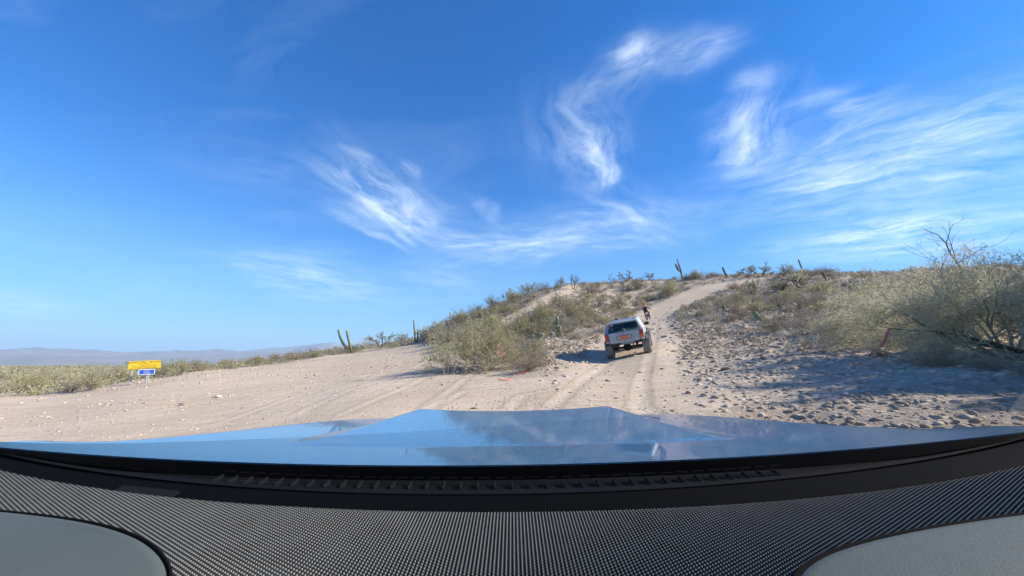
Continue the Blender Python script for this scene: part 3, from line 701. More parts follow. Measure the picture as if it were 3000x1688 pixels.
# ------------------------------------------------------------------ scattered low shrubs, in kinds that look alike
def far_enough(x, y, lst, dist): return all((x - a) ** 2 + (y - b) ** 2 > dist * dist for a, b in lst)
LANDMARK = [(1590, 1072, "the vehicle's shadow tip"), (1631, 985, "the prickly pear patch"), (1588, 950, "the bright yellow-green bush"), (1640, 900, "the side track's bend"), (1680, 936, "the wide olive bush mid-slope"),
    (1815, 905, "the small dark-trunked slope tree"), (1868, 848, "the under-ridge bush"), (1963, 866, "the round bush by the upper track"), (1700, 860, "the side track's top"), (1760, 960, "the vehicle's roof line"), (1890, 930, "the motorcyclist"),
    (1440, 935, "the two stub cacti"), (1350, 950, "the tall skyline bush"), (1250, 995, "the twin cactus"), (1510, 900, "the upper side track"), (2120, 905, "the nearer barrel cactus"), (2205, 895, "the farther barrel cactus"), (2268, 935, "the dark prickly pear clump"),
    (2341, 845, "the broad dark-trunked tree"), (2410, 870, "the light green bush"), (2480, 985, "the dead brush tangle"), (2330, 980, "the smaller twig tangle"), (2030, 960, "the stony track edge"), (2560, 930, "the dusty grey-green bush"), (2700, 940, "the dark shaded bush"), (2850, 900, "the big edge tree"), (2600, 860, "the left feathery tree"),
    (2110, 855, "the main track's top"), (2211, 860, "the crooked dark tree"), (2020, 1158, "the four pale slabs"), (2130, 1085, "the flat brown rock"), (2330, 1200, "the round cream rock"), (2480, 1158, "the bright white rock"), (2755, 1190, "the low cream rock"), (2930, 1165, "the white elongated rock"), (2500, 1070, "the grey rock topping the bank"), (2330, 1063, "the rounded bank-top rock"), (2235, 1035, "the pale flat outcrop"), (2700, 1100, "the dry brown bank tuft"), (2200, 1130, "the shadow's middle"),
    (80, 1130, "the far left frame edge"), (250, 1130, "the pad's left corner"), (420, 1095, "the yellow sign"), (600, 1085, "the pad's left rim"), (780, 1065, "the pad's middle rim"), (950, 1045, "the forked cactus")]
SIZE = lambda h: 'knee-high' if h < 0.42 else ('waist-high' if h < 0.95 else 'chest-high')
LOOK = {'dry': 'pale dry', 'drygrey': 'grey-green mounded', 'drybrown': 'brown dry', 'creosote': 'olive', 'yellow': 'yellow-green', 'greygreen': 'grey-green', 'brown': 'brown'}
KIND = {'dry': 'dry_shrub', 'drygrey': 'mound_shrub', 'drybrown': 'dry_shrub', 'creosote': 'olive_bush', 'yellow': 'yellow_green_bush', 'greygreen': 'grey_bush', 'brown': 'brown_bush'}
def landmark(px, py): return min(LANDMARK, key=lambda l: (l[0] - px) ** 2 + ((l[1] - py) * 1.6) ** 2)[2]
used = []
def scatter(n, xr, yr, kinds, hm, where, group, mind=0.9, cond=None, wide=(1.0, 1.5)):
    k = tries = 0
    while k < n and tries < n * 14:
        tries += 1; px = prng.uniform(*xr); py = prng.uniform(*yr)
        if cond and not cond(px, py): continue
        if 1440 < px < 1690 and -4 < py - np.interp(px, [1420, 1480, 1525, 1560, 1605, 1665, 1690], [972, 945, 925, 900, 874, 846, 838]) < 42: continue
        if 1590 < px < 1800 and py > 985: continue
        x, y = spot(px, py)
        if bare_mask(x, y)[0] > 0.35 or not far_enough(x, y, used, mind * (0.6 + math.hypot(x, y) / 60)): continue
        if math.hypot(x - 4.9, y - 16.5) < 2.6: continue
        used.append((x, y)); key = kinds[prng.integers(0, len(kinds))]; h = prng.uniform(*hm)
        plant_at(x, y, key, h, f"{SIZE(h)} {LOOK[key]} shrub {where}, near {landmark(px, py)}", group, False, prng.uniform(*wide), cat='shrub', name=KIND[key]); k += 1
ridge_y = lambda px: float(np.interp(px, [1200, 1350, 1500, 1650, 1850, 2050, 2200, 2450], [1004, 938, 877, 838, 820, 812, 806, 802]))
scatter(90, (1480, 2120), (840, 1060), ['dry', 'dry', 'drygrey', 'drybrown'], (0.3, 0.6), "on the hillside", "shrubs between the tracks", cond=lambda px, py: py > ridge_y(px) + 6 and px < np.interp(py, [840, 900, 940, 1000, 1060], [2080, 1920, 1860, 1760, 1640]))
scatter(40, (1500, 2080), (835, 1000), ['creosote', 'yellow', 'greygreen'], (0.7, 1.25), "on the hillside", "bushes between the tracks", cond=lambda px, py: py > ridge_y(px) + 4 and px < np.interp(py, [840, 900, 940, 1000], [2060, 1900, 1840, 1740]))
scatter(105, (1960, 3000), (815, 985), ['dry', 'dry', 'drygrey', 'drybrown'], (0.3, 0.6), "on the stony slope", "shrubs right of the track", cond=lambda px, py: px > np.interp(py, [815, 860, 900, 940, 985], [2260, 2140, 2010, 2080, 2350]))
scatter(30, (2060, 2900), (815, 920), ['creosote', 'greygreen', 'brown', 'yellow'], (0.6, 1.1), "on the upper right slope", "bushes right of the track", cond=lambda px, py: px > np.interp(py, [815, 860, 900, 940], [2280, 2170, 2110, 2150]))
scatter(40, (1240, 1560), (875, 1010), ['creosote', 'yellow', 'greygreen', 'drygrey'], (0.6, 1.3), "below the left skyline", "bushes below the left skyline", cond=lambda px, py: py > ridge_y(px) + 3, mind=0.8)
for px in np.arange(1620, 2480, 24):
    x, y = spot(px + prng.uniform(-8, 8), ridge_y(px) + prng.uniform(1, 8)); key = ['drygrey', 'dry', 'creosote', 'greygreen'][prng.integers(0, 4)]; h = prng.uniform(0.35, 1.0)
    if bare_mask(x, y)[0] < 0.4: plant_at(x, y, key, h, f"{SIZE(h)} {LOOK[key]} shrub on the hill's crest, near {landmark(px, 830)}", "shrubs along the crest", wide=1.3, name=KIND[key])
for (n, xr, yr, hm) in ((34, (0, 330), (1098, 1150), (0.35, 0.75)), (30, (250, 700), (1085, 1118), (0.4, 0.8)), (30, (600, 1040), (1035, 1082), (0.4, 0.85))):
    scatter(n, xr, yr, ['greygreen', 'creosote', 'drygrey', 'creosote'], hm, "in the left scrub belt", "bushes of the left scrub belt", mind=1.0)

# far scrub that nobody could count: one mass of small tufts
def tuft_mass(name, pos, hts, m, seed, nb=16, ls=0.17):
    """each tuft: small leaf faces spread through a low dome"""
    rg = np.random.default_rng(seed); n = len(pos); V = []
    for b in range(nb):
        d = rg.normal(size=(n, 3)); d /= np.linalg.norm(d, axis=1)[:, None]; d[:, 2] = np.abs(d[:, 2]); r_ = rg.random(n)[:, None] ** .5
        c_ = pos + d * r_ * hts[:, None] * np.array([.85, .85, .95]); ax = d * .8 + rg.normal(size=(n, 3)) * .6; ax /= np.linalg.norm(ax, axis=1)[:, None]
        s_ = np.cross(ax, rg.normal(size=(n, 3))); s_ /= np.linalg.norm(s_, axis=1)[:, None]; L = (hts * ls * rg.uniform(.7, 1.5, n))[:, None]
        V.append(np.stack([c_ - ax * L - s_ * L * .25, c_ - s_ * L * .55, c_ + ax * L * 1.2, c_ + s_ * L * .55], 1))
    V = np.concatenate(V).reshape(-1, 3); return tag(obj(name, mesh_data(name, V, np.arange(len(V)).reshape(-1, 4), m)), kind='stuff')
rg = np.random.default_rng(5)
def sample_polar(n, a0, a1, d0, d1, natural=True, seed=0):
    rg = np.random.default_rng(seed); a = np.radians(rg.uniform(a0, a1, n)); d = np.exp(rg.uniform(math.log(d0), math.log(d1), n)); x, y = d * np.sin(a), d * np.cos(a)
    b = bare_mask(x, y); keep = (b < 0.3) if natural else np.ones(n, bool); x, y, d = x[keep], y[keep], d[keep]; return np.stack([x, y, H(x, y) - .03], -1), d
for k, (m, sd_) in enumerate(((M_grey, 1), (M_creo, 2), (M_creo, 3))):
    pos, d = sample_polar(1500, -62, -8, 26, 75, seed=sd_ + 70); tuft_mass("near_scrub", pos, 0.16 + np.random.default_rng(sd_).random(len(d)) ** 2 * 0.5, m, 60 + sd_, 46, 0.085)
    pos, d = sample_polar(3000, -62, -8, 60, 900, seed=sd_); tuft_mass("far_scrub", pos, np.clip(0.28 + np.random.default_rng(sd_).random(len(d)) * 0.5 + d / 300, 0.3, 2.4), m, 30 + sd_, 16, .15)
for k, (m, sd_) in enumerate(((M_dry, 11), (M_brown, 12), (M_grey, 13))):
    pos, d = sample_polar(8000, -10, 60, 15, 100, seed=sd_); q_ = np.random.default_rng(sd_).random(len(d)) < np.clip((d - 13) / 14, 0, 1); pos, d = pos[q_], d[q_]; tuft_mass("dry_ground_cover", pos, (0.08 + np.random.default_rng(sd_).random(len(d)) ** 2 * 0.32) * np.clip(d / 32, 0.8, 1.5), m, 40 + sd_, 12, .2)

# ------------------------------------------------------------------ cacti
sg = bpy.data.materials.new("saguaro_skin"); sg.use_nodes = True; t = NT(sg.node_tree)
tcn = t.n('ShaderNodeTexCoord').outputs['Object']
col = t.mix(t.mapr(t.noise(tcn, 3.0, 5.0), 0.35, 0.65), (0.125, 0.125, 0.062), (0.215, 0.19, 0.105))
pb = t.n('ShaderNodeBsdfPrincipled', {'Base Color': col, 'Roughness': 0.75, 'Specular IOR Level': 0.2}); t.link(pb.outputs[0], t.n('ShaderNodeOutputMaterial').inputs[0])
M_deadcac = mat("dead_cactus_wood", (0.135, 0.105, 0.08), 0.9, var=(3, .3))
def ribbed(pts, rads, m, ribs=12):
    """fluted cactus column along a path with a rounded tip"""
    pts = [Vector(q) for q in pts]; n = ribs * 2; v = []; t0 = (pts[-1] - pts[-2]).normalized(); rl = rads[-1]
    pts = pts + [pts[-1] + t0 * rl * .55, pts[-1] + t0 * rl * .9]; rads = list(rads) + [rl * .75, rl * .25]
    for i, q in enumerate(pts):
        tt = (pts[min(i + 1, len(pts) - 1)] - pts[max(i - 1, 0)]).normalized(); a = tt.cross(Vector((.1, 1, .05))).normalized(); b = tt.cross(a)
        for k in range(n):
            th = 2 * math.pi * k / n; rr_ = rads[i] * (1.0 if k % 2 == 0 else 0.84); v.append(q + (a * math.cos(th) + b * math.sin(th)) * rr_)
    f = [(i * n + k, i * n + (k + 1) % n, (i + 1) * n + (k + 1) % n, (i + 1) * n + k) for i in range(len(pts) - 1) for k in range(n)] + [tuple((len(pts) - 1) * n + k for k in range(n)), tuple(range(n - 1, -1, -1))]
    return v, f
def saguaro(name, px, py, label, columns, m=sg, sink=0.1, dist=None):
    """columns: (part name, [(dx_px, up_px)...], radius_px)"""
    x, y = spot(px, py)
    z = gz(x, y); depth = y * math.cos(PITCH) + (z - CAM[2]) * math.sin(PITCH); k = depth / F
    o = empty(name, (x, y, z)); tag(o, label, "cactus")
    for (pn, path, r) in columns:
        pts = [(dx * k, 0, up * k) for dx, up in path]
        # resample smoothly
        P_ = np.array(pts); tt = np.linspace(0, len(P_) - 1, max(8, len(P_) * 4)); Q = np.stack([np.interp(tt, np.arange(len(P_)), P_[:, c]) for c in range(3)], -1)
        if len(P_) > 2:
            for _ in range(2): Q[1:-1] = (Q[:-2] + Q[1:-1] * 2 + Q[2:]) / 4
        rr = r if hasattr(r, '__len__') else (r, r); rads = list(np.interp(np.linspace(0, 1, len(Q)), np.linspace(0, 1, len(rr)), rr) * k * (1 + .05 * np.sin(np.arange(len(Q)) * 1.7)))
        v, f = ribbed(Q, rads, m); obj(pn, mesh_data(pn, v, f, m, True), o)
    return o
saguaro("forked_saguaro", 1027, 1034, "drooping forked cactus with one arm bent into a U, left of the hill", [("trunk", [(6, -4), (-2, 18), (-10, 42), (-16, 62)], (3.2, 3.6, 3.2, 3.0)), ("arm", [(-3, 12), (-14, 14), (-26, 30), (-35, 46), (-41, 66)], (2.6, 3.6, 3.6, 3.0, 2.6))])
saguaro("twin_saguaro", 1217, 1006, "tall slim cactus leaning left with a shorter stem beside it", [("trunk", [(1, -4), (-4, 30), (-8, 66)], (2.2, 2.4, 1.8)), ("arm", [(2, 0), (6, 8), (5, 40)], (1.6, 2.2, 1.9))])
saguaro("stub_saguaro", 1440, 946, "taller of the two short stub cacti standing close together on the left slope", [("trunk", [(1, -3), (-3, 24)], (2.6, 2.4))])
saguaro("stub_saguaro", 1433, 938, "shorter of the two short stub cacti standing close together on the left slope", [("trunk", [(1, -3), (-2, 9)], (2.2, 2.0))])
saguaro("armed_saguaro", 2000, 818, "saguaro with raised arms standing on the ridge", [("trunk", [(0, -4), (-3, 24), (-8, 44), (-12, 60)], (2.8, 2.8, 2.0, 1.4)), ("arm", [(-4, 22), (-12, 26), (-17, 38), (-19, 46)], (1.8, 1.8, 1.6, 1.3)), ("arm", [(-4, 22), (-9, 24), (-12, 34), (-15, 44)], (1.5, 1.6, 1.5, 1.2)), ("arm", [(-4, 20), (-3, 30), (-6, 44)], (1.8, 1.8, 1.5))])
saguaro("broken_saguaro", 2128, 812, "thick broken-off stub cactus on the ridge near the track's top", [("trunk", [(2, -4), (-2, 10), (-8, 28)], (3.0, 3.0, 2.8)), ("arm", [(3, -2), (4, 4), (2, 9)], (1.4, 1.6, 1.2))], M_deadcac)
saguaro("pole_saguaro", 2360, 812, "bare dark pole of a dead cactus leaning left on the ridge", [("trunk", [(4, -10), (-6, 20), (-14, 52)], (2.3, 2.1, 1.8))], M_deadcac)
saguaro("slim_saguaro", 2014, 816, "tiny slim cactus just right of the armed saguaro on the ridge", [("trunk", [(0, -4), (-3, 16)], (0.9, 0.7))])
saguaro("stub_saguaro", 2418, 822, "short dark cactus stub left of the feathery trees near the skyline", [("trunk", [(2, -4), (-3, 22)], (3.2, 3.2))], M_deadcac)
saguaro("barrel_cactus", 2123, 910, "small barrel cactus on the slope right of the track, nearer the track", [("trunk", [(1, -3), (-2, 11)], (4.0, 4.4))])
saguaro("barrel_cactus", 2205, 905, "small barrel cactus on the slope right of the track, farther from the track", [("trunk", [(1, -3), (-2, 11)], (4.2, 4.4))])
M_pad = mat("prickly_pear_pad", (0.19, 0.225, 0.115), 0.6, var=(8, .3))
def pad_mesh():
    v = []; n = 12
    for zz_, th in ((-.5, 0), (.5, 0)):
        pass
    ring = [(math.cos(2 * math.pi * k / n) * (.8 if math.sin(2 * math.pi * k / n) < 0 else 1) * .5, math.sin(2 * math.pi * k / n) * .62) for k in range(n)]
    v = [(x, 0, z) for x, z in ring] + [(x * .7, -.12, z * .7) for x, z in ring] + [(x * .7, .12, z * .7) for x, z in ring]
    f = [(k, (k + 1) % n, n + (k + 1) % n, n + k) for k in range(n)] + [((k + 1) % n, k, 2 * n + k, 2 * n + (k + 1) % n) for k in range(n)] + [tuple(n + k for k in range(n)), tuple(2 * n + n - 1 - k for k in range(n))]
    return mesh_data("cactus_pad", v, f, M_pad, True)
PADM = pad_mesh()
def prickly(px, py, size, n, label, seed):
    x, y = spot(px, py); o = empty("prickly_pear", (x, y, gz(x, y))); tag(o, label, "cactus"); rg = np.random.default_rng(seed); stack = []
    for i in range(n):
        s_ = size * rg.uniform(.8, 1.2)
        if not stack or rg.random() < .35: b = np.array([rg.normal() * size * 1.7, rg.normal() * size * 1.2, 0]); lean = rg.normal() * .4
        else: b, lean = stack[rg.integers(0, len(stack))]; lean = lean + rg.normal() * .6
        c_ = b + np.array([math.sin(lean), rg.normal() * .25, math.cos(lean)]) * s_ * .6; stack.append((c_ + np.array([math.sin(lean), 0, math.cos(lean)]) * s_ * .5, lean))
        obj("pad", PADM, o, c_, (rg.normal() * .3, lean, rg.random() * 3.1), s_)
prickly(1631, 988, 0.24, 26, "patch of green prickly pear on the slope left of the vehicle", 1)
prickly(1735, 955, 0.20, 14, "small prickly pear beside pale stones above the vehicle's left", 2)
prickly(2268, 940, 0.20, 18, "dark green prickly pear clump on the stony slope", 3)
prickly(1573, 1030, 0.22, 12, "prickly pear half hidden behind the brown dry shrub", 4)
prickly(1258, 1058, 0.16, 9, "small prickly pear left of the large sprawling bush", 5)

# ------------------------------------------------------------------ stones
st = bpy.data.materials.new("field_stone"); st.use_nodes = True; t = NT(st.node_tree)
oi = t.n('ShaderNodeObjectInfo').outputs['Random']; g = t.n('ShaderNodeNewGeometry'); rnd = t.math('FRACT', t.math('ADD', oi, g.outputs['Random Per Island']))
ramp = t.n('ShaderNodeValToRGB', {0: rnd}); e = ramp.color_ramp.elements; e[0].color = (0.25, 0.19, 0.145, 1); e[1].color = (0.62, 0.52, 0.42, 1)
e.new(0.35).color = (0.38, 0.295, 0.225, 1); e.new(0.7).color = (0.50, 0.40, 0.31, 1)
nn = t.noise(g.outputs['Position'], 16.0, 5.0, .65); col = t.mix(t.mapr(nn, .3, .7, 0, .45), ramp.outputs[0], (0.38, 0.30, 0.23))
bm_ = t.n('ShaderNodeBump', {'Strength': .5, 'Distance': .02, 'Height': nn})
pb = t.n('ShaderNodeBsdfPrincipled', {'Base Color': col, 'Roughness': .9, 'Specular IOR Level': .2, 'Normal': bm_.outputs[0]}); t.link(pb.outputs[0], t.n('ShaderNodeOutputMaterial').inputs[0])
import bmesh
def ico(sub):
    b = bmesh.new(); bmesh.ops.create_icosphere(b, subdivisions=sub, radius=1.0); b.verts.index_update()
    v = np.array([x.co[:] for x in b.verts]); f = np.array([[q.index for q in fc.verts] for fc in b.faces]); b.free(); return v, f
IV2, IF2 = ico(2); IV1, IF1 = ico(1)
ROCKS = []
for i in range(9):
    rg = np.random.default_rng(300 + i); v = IV2.copy()
    for _ in range(7):                                    # chop flat facets
        d = rnd_dir(rg); lim = rg.uniform(.55, .85); h_ = v @ d; v = v - np.outer(np.maximum(h_ - lim, 0), d)
    v += rg.normal(size=v.shape) * .02; v *= np.array([1.0, rg.uniform(.65, .95), rg.uniform(.3, .55)]); ROCKS.append(mesh_data("rock", v, IF2, st, i % 3 == 0))
def rock_at(x, y, s_, label, group=None):
    o = obj("rock", ROCKS[prng.integers(0, 9)], None, (x, y, gz(x, y) + s_ * .12), (prng.normal() * .2, prng.normal() * .2, prng.random() * 6.28), s_); return tag(o, label, "rock", group)
def rock_px(px, py, wpx, label, group=None):
    x, y = spot(px, py); return rock_at(x, y, wpx * .5 * y * math.cos(PITCH) / F, label, group)
for (px, py, wp, lb) in [
    (2022, 1152, 30, "pale flat slab at the edge of the tree's shadow, leftmost of four"), (2062, 1160, 26, "pale flat slab at the edge of the tree's shadow, second of four"),
    (2096, 1166, 28, "grey rounded rock at the edge of the tree's shadow, third of four"), (2118, 1160, 22, "rounded brownish rock at the edge of the tree's shadow, last of four"),
    (2050, 1090, 20, "rounded pale rock standing above the shadow edge"), (2128, 1083, 34, "low flat brown rock lying above the shadow edge"),
    (2332, 1203, 24, "round cream rock peeking over the hood's right side"), (2310, 1207, 34, "long pale flat rock just behind the hood's right side"), (2386, 1212, 14, "small white upright rock behind the hood's right side"), (2470, 1222, 12, "small cream rock behind the hood's right side, beside the white one"),
    (1390, 1197, 26, "grey angular rock on the dirt just ahead of the hood"), (1328, 1196, 14, "small dark rock left of the grey angular rock ahead of the hood"), (1296, 1128, 14, "small pale rock on the dirt in front of the sprawling bush"),
    (922, 1101, 16, "flat pale stone with a dark underside on the left dirt pad"), (540, 1188, 24, "flat brown stone lying alone on the left dirt pad"), (640, 1164, 24, "low brown stone near the rim of the left dirt pad"),
    (1152, 1048, 8, "dark small rock beside the reddish patch, left one"), (1162, 1044, 9, "dark small rock beside the reddish patch, right one"),
    (1506, 1085, 12, "white round stone at the foot of the brown shrub"), (2230, 1043, 18, "grey boulder on the stony bank, right of the track"), (2170, 995, 26, "dark rock mound in the stony slope"), (2500, 1068, 26, "grey rock at the top of the shadowed bank"), (2330, 1062, 30, "grey rounded rock at the top of the shadowed bank"),
    (2235, 1030, 30, "pale flat outcrop stone right of the track"), (2550, 1045, 16, "white stone beside the dry tuft under the ribbon"), (2480, 1158, 24, "bright white rock in the speckled shade"), (2590, 1164, 20, "pale rock in the speckled shade"), (2755, 1195, 26, "cream rock low in the shaded bank"), (2740, 1175, 20, "pale narrow rock in the shaded bank"),
    (2930, 1160, 34, "white elongated rock at the shaded right edge"), (2860, 1235, 40, "pale rock cluster stone by the hood at far right"), (2805, 1240, 28, "pale rock beside the hood near the right edge"),
]: rock_px(px, py, wp, lb)
def rock_zone(n, xr, yr, wp, where, group, cond=None):
    k = tries = 0
    while k < n and tries < n * 8:
        tries += 1; px, py = prng.uniform(*xr), prng.uniform(*yr)
        if cond and not cond(px, py): continue
        w_ = wp[0] + (wp[1] - wp[0]) * prng.random() ** 3; rock_px(px, py, w_, f"{'small' if w_ < 9 else 'larger'} loose rock {where}, near {landmark(px, py)}", group); k += 1
rock_zone(110, (1930, 3000), (1075, 1235), (8, 26), "on the shaded bank", "rocks on the shaded bank", lambda px, py: px > np.interp(py, [1075, 1110, 1170, 1235], [2250, 2000, 1920, 2330]) and py < np.interp(px, [1900, 2300, 3000], [1195, 1205, 1255]))
rock_zone(120, (1900, 2650), (930, 1085), (7, 20), "on the sunlit slope", "rocks on the sunlit slope", lambda px, py: px > np.interp(py, [930, 1000, 1085], [1920, 1930, 1960]))
rock_zone(50, (1450, 1760), (960, 1090), (6, 12), "left of the track", "stones left of the track", lambda px, py: px > np.interp(py, [960, 1040, 1090], [1680, 1620, 1480]) and px < np.interp(py, [960, 1040, 1090], [1780, 1740, 1700]))
rock_zone(40, (700, 1850), (1085, 1200), (5, 11), "on the bare dirt", "stones on the bare dirt", None)
# gravel: too many to count
def stone_mass(name, n, a0, a1, d0, d1, s0, s1, seed, wfun, pw=4):
    rg = np.random.default_rng(seed); a = np.radians(rg.uniform(a0, a1, n)); d = np.exp(rg.uniform(math.log(d0), math.log(d1), n)); x, y = d * np.sin(a), d * np.cos(a)
    keep = rg.random(n) < wfun(x, y); x, y, d = x[keep], y[keep], d[keep]; n = len(x); s_ = (s0 + (s1 - s0) * rg.random(n) ** pw) * np.clip(d / 14, .6, 2.2)
    z = H(x, y); bv = np.stack([IV1 * rg.uniform(.75, 1.1, size=(len(IV1), 1)) for _ in range(16)]) if False else np.stack([IV1 + np.random.default_rng(seed + q).normal(size=IV1.shape) * .13 for q in range(16)])
    bv = ico0[None] + np.random.default_rng(seed).normal(size=(24,) + ico0.shape) * .16
    sh = bv[rg.integers(0, 24, n)] * np.stack([np.ones(n), rg.uniform(.6, 1, n), rg.uniform(.3, .6, n)], -1)[:, None, :] * s_[:, None, None]
    th = rg.random(n) * 6.283; cx, sx_ = np.cos(th)[:, None], np.sin(th)[:, None]
    V = np.stack([sh[..., 0] * cx - sh[..., 1] * sx_ + x[:, None], sh[..., 0] * sx_ + sh[..., 1] * cx + y[:, None], sh[..., 2] + z[:, None] - (s_ * .01)[:, None]], -1).reshape(-1, 3)
    Fc = (ico0f[None] + (np.arange(n) * len(ico0))[:, None, None]).reshape(-1, 3)
    return tag(obj(name, mesh_data(name, V, Fc, st)), kind='stuff')
ico0, ico0f = ico(1) if False else (None, None)
b = bmesh.new(); bmesh.ops.create_icosphere(b, subdivisions=1, radius=1.0); b.verts.index_update()
ico0 = np.array([x.co[:] for x in b.verts]); ico0f = np.array([[q.index for q in fc.verts] for fc in b.faces]); b.free()
if len(ico0) > 12:
    gphi = (1 + 5 ** .5) / 2; ico0 = np.array([(-1, gphi, 0), (1, gphi, 0), (-1, -gphi, 0), (1, -gphi, 0), (0, -1, gphi), (0, 1, gphi), (0, -1, -gphi), (0, 1, -gphi), (gphi, 0, -1), (gphi, 0, 1), (-gphi, 0, -1), (-gphi, 0, 1)]) / 1.9
    ico0f = np.array([(0, 11, 5), (0, 5, 1), (0, 1, 7), (0, 7, 10), (0, 10, 11), (1, 5, 9), (5, 11, 4), (11, 10, 2), (10, 7, 6), (7, 1, 8), (3, 9, 4), (3, 4, 2), (3, 2, 6), (3, 6, 8), (3, 8, 9), (4, 9, 5), (2, 4, 11), (6, 2, 10), (8, 6, 7), (9, 8, 1)])
stone_mass("gravel", 34000, 4, 60, 5.5, 50, 0.013, 0.13, 51, lambda x, y: np.clip(1 - bare_mask(x, y), 0.10, 1) * (0.5 + vnoise(x * .6, y * .6, 4)), 7)
stone_mass("gravel", 13000, -55, 16, 6, 55, 0.007, 0.055, 52, lambda x, y: 0.25 + 0.75 * (vnoise(x * .4, y * .4, 8) > .5))

# ------------------------------------------------------------------ glass and paint
def glass_mat(name, tint, refl=1.0, rough=0.0):
    m = bpy.data.materials.new(name); m.use_nodes = True; t = NT(m.node_tree)
    tr = t.n('ShaderNodeBsdfTransparent', {'Color': (*tint, 1)}); gl = t.n('ShaderNodeBsdfGlossy', {'Color': (1, 1, 1, 1), 'Roughness': rough})
    fr = t.n('ShaderNodeFresnel', {'IOR': 1.45}).outputs[0]
    mx = t.n('ShaderNodeMixShader', {0: t.math('MULTIPLY', fr, refl, True), 1: tr.outputs[0], 2: gl.outputs[0]})
    t.link(mx.outputs[0], t.n('ShaderNodeOutputMaterial').inputs[0]); return m
M_rubber = mat("dusty_rubber", (0.27, 0.25, 0.225), 0.9, var=(9, .35), bump=(40, .3))
M_black = mat("black_plastic", (0.012, 0.012, 0.013), 0.6)
M_under = mat("underbody", (0.025, 0.023, 0.021), 0.85, var=(6, .4))
M_steel = mat("bare_steel", (0.28, 0.28, 0.28), 0.45, 0.7)
M_vglass = glass_mat("vehicle_glass", (0.66, 0.74, 0.70))

# ------------------------------------------------------------------ the grey off-road vehicle
rl, rr_ = spot(1796, 1047), spot(1898, 1035)
VX, VY = (rl[0] + rr_[0]) / 2, (rl[1] + rr_[1]) / 2
HEAD = R(20.0)                                     # heading measured from +Y towards +X
fw = np.array([math.sin(HEAD), math.cos(HEAD)]); rt = np.array([math.cos(HEAD), -math.sin(HEAD)])
WB, TRK = 2.58, 0.80
def gp(a, b): q = np.array([VX, VY]) + fw * a + rt * b; return Vector((q[0], q[1], gz(*q)))
cRL, cRR, cFL, cFR = gp(0, -TRK), gp(0, TRK), gp(WB, -TRK), gp(WB, TRK)
Yv = ((cFL + cFR) / 2 - (cRL + cRR) / 2).normalized(); Xv = ((cRR + cFR) / 2 - (cRL + cFL) / 2).normalized()
Zv = Xv.cross(Yv).normalized(); Xv = Yv.cross(Zv).normalized()
suv_o = empty("off_road_vehicle"); suv_o.matrix_world = Matrix.Translation((cRL + cRR) / 2 - Zv * 0.02) @ Matrix((Xv, Yv, Zv)).transposed().to_4x4() @ Matrix.Scale(0.935, 4)
tag(suv_o, "lifted grey boxy off-road vehicle with big tyres climbing the dirt track", "vehicle")
M_body = mat("faded_grey_paint", (0.33, 0.37, 0.42), 0.45, 0.15, 0.5, var=(2.2, .16), bump=(5, .05))
def section(y, wb, wl, zb, zl):  # half outline of the lower body
    return [(-wb, y, zb), (-wl, y, (zb + zl) / 2), (-wl + .02, y, zl), (wl - .02, y, zl), (wl, y, (zb + zl) / 2), (wb, y, zb)]
secs = [section(-.80, .70, .76, .72, 1.14), section(-.72, .77, .815, .68, 1.16), section(.5, .79, .83, .66, 1.15), section(1.9, .79, .83, .66, 1.12), section(2.0, .79, .82, .66, 1.10), section(3.15, .76, .78, .70, 1.03), section(3.3, .70, .72, .72, .98)]
v = [q for s_ in secs for q in s_]; f = [(i * 6 + k, i * 6 + (k + 1) % 6, (i + 1) * 6 + (k + 1) % 6, (i + 1) * 6 + k) for i in range(len(secs) - 1) for k in range(6)] + [tuple(range(5, -1, -1)), tuple(36 + k for k in range(6))]
body = obj("body", mesh_data("vehicle_body", v, f, M_body), suv_o)
# cabin: posts, roof, glass
RZ = 1.60
roof = MB(); rp = []
for (y, hwd, z) in ((-.60, .60, 1.545), (-.50, .64, 1.58), (.4, .66, 1.605), (1.35, .65, 1.59), (1.50, .60, 1.56)):
    rp.append([(-hwd, y, z - .05), (-hwd + .05, y, z), (-hwd * .4, y, z + .018), (hwd * .4, y, z + .018), (hwd - .05, y, z), (hwd, y, z - .05)])
vv = [q for s_ in rp for q in s_]; ff = [(i * 6 + k, i * 6 + (k + 1) % 6, (i + 1) * 6 + (k + 1) % 6, (i + 1) * 6 + k) for i in range(4) for k in range(6)] + [tuple(range(5, -1, -1)), tuple(24 + k for k in range(6))]
roof_o = obj("roof", mesh_data("vehicle_roof", vv, ff, M_body), suv_o)
for sx in (-1, 1): MB().tube([(sx * .52, -.45, 1.62), (sx * .52, 1.2, 1.63)], .016, 5).build("roof_rail", M_black, roof_o)
for y in (-.2, .7): MB().box((0, y, 1.628), (.52, .02, .008)).build("cross_bar", M_body, roof_o)
for sx in (-1, 1):
    for (yb, yt, wd, th) in ((-.74, -.55, .075, .05), (.20, .25, .05, .03), (1.05, 1.0, .05, .03), (1.95, 1.42, .05, .03)):
        MB().tube([(sx * .775, yb, 1.12), (sx * .61, yt, 1.56)], [wd, wd * .8], 4).build("pillar", M_body, suv_o)
def quad(name, pts, m, parent, th=.006):
    a = [Vector(q) for q in pts]; n = (a[1] - a[0]).cross(a[2] - a[1]).normalized() * th
    return MB().add([q for q in a] + [q - n for q in a], [(0, 1, 2, 3), (7, 6, 5, 4), (0, 4, 5, 1), (1, 5, 6, 2), (2, 6, 7, 3), (3, 7, 4, 0)]).build(name, m, parent)
gate = MB().box((0, -.815, .93), (.64, .02, .225), None, .03).build("tailgate", M_body, suv_o)
quad("rear_window", [(-.66, -.80, 1.15), (.66, -.80, 1.15), (.55, -.60, 1.53), (-.55, -.60, 1.53)], M_vglass, suv_o)
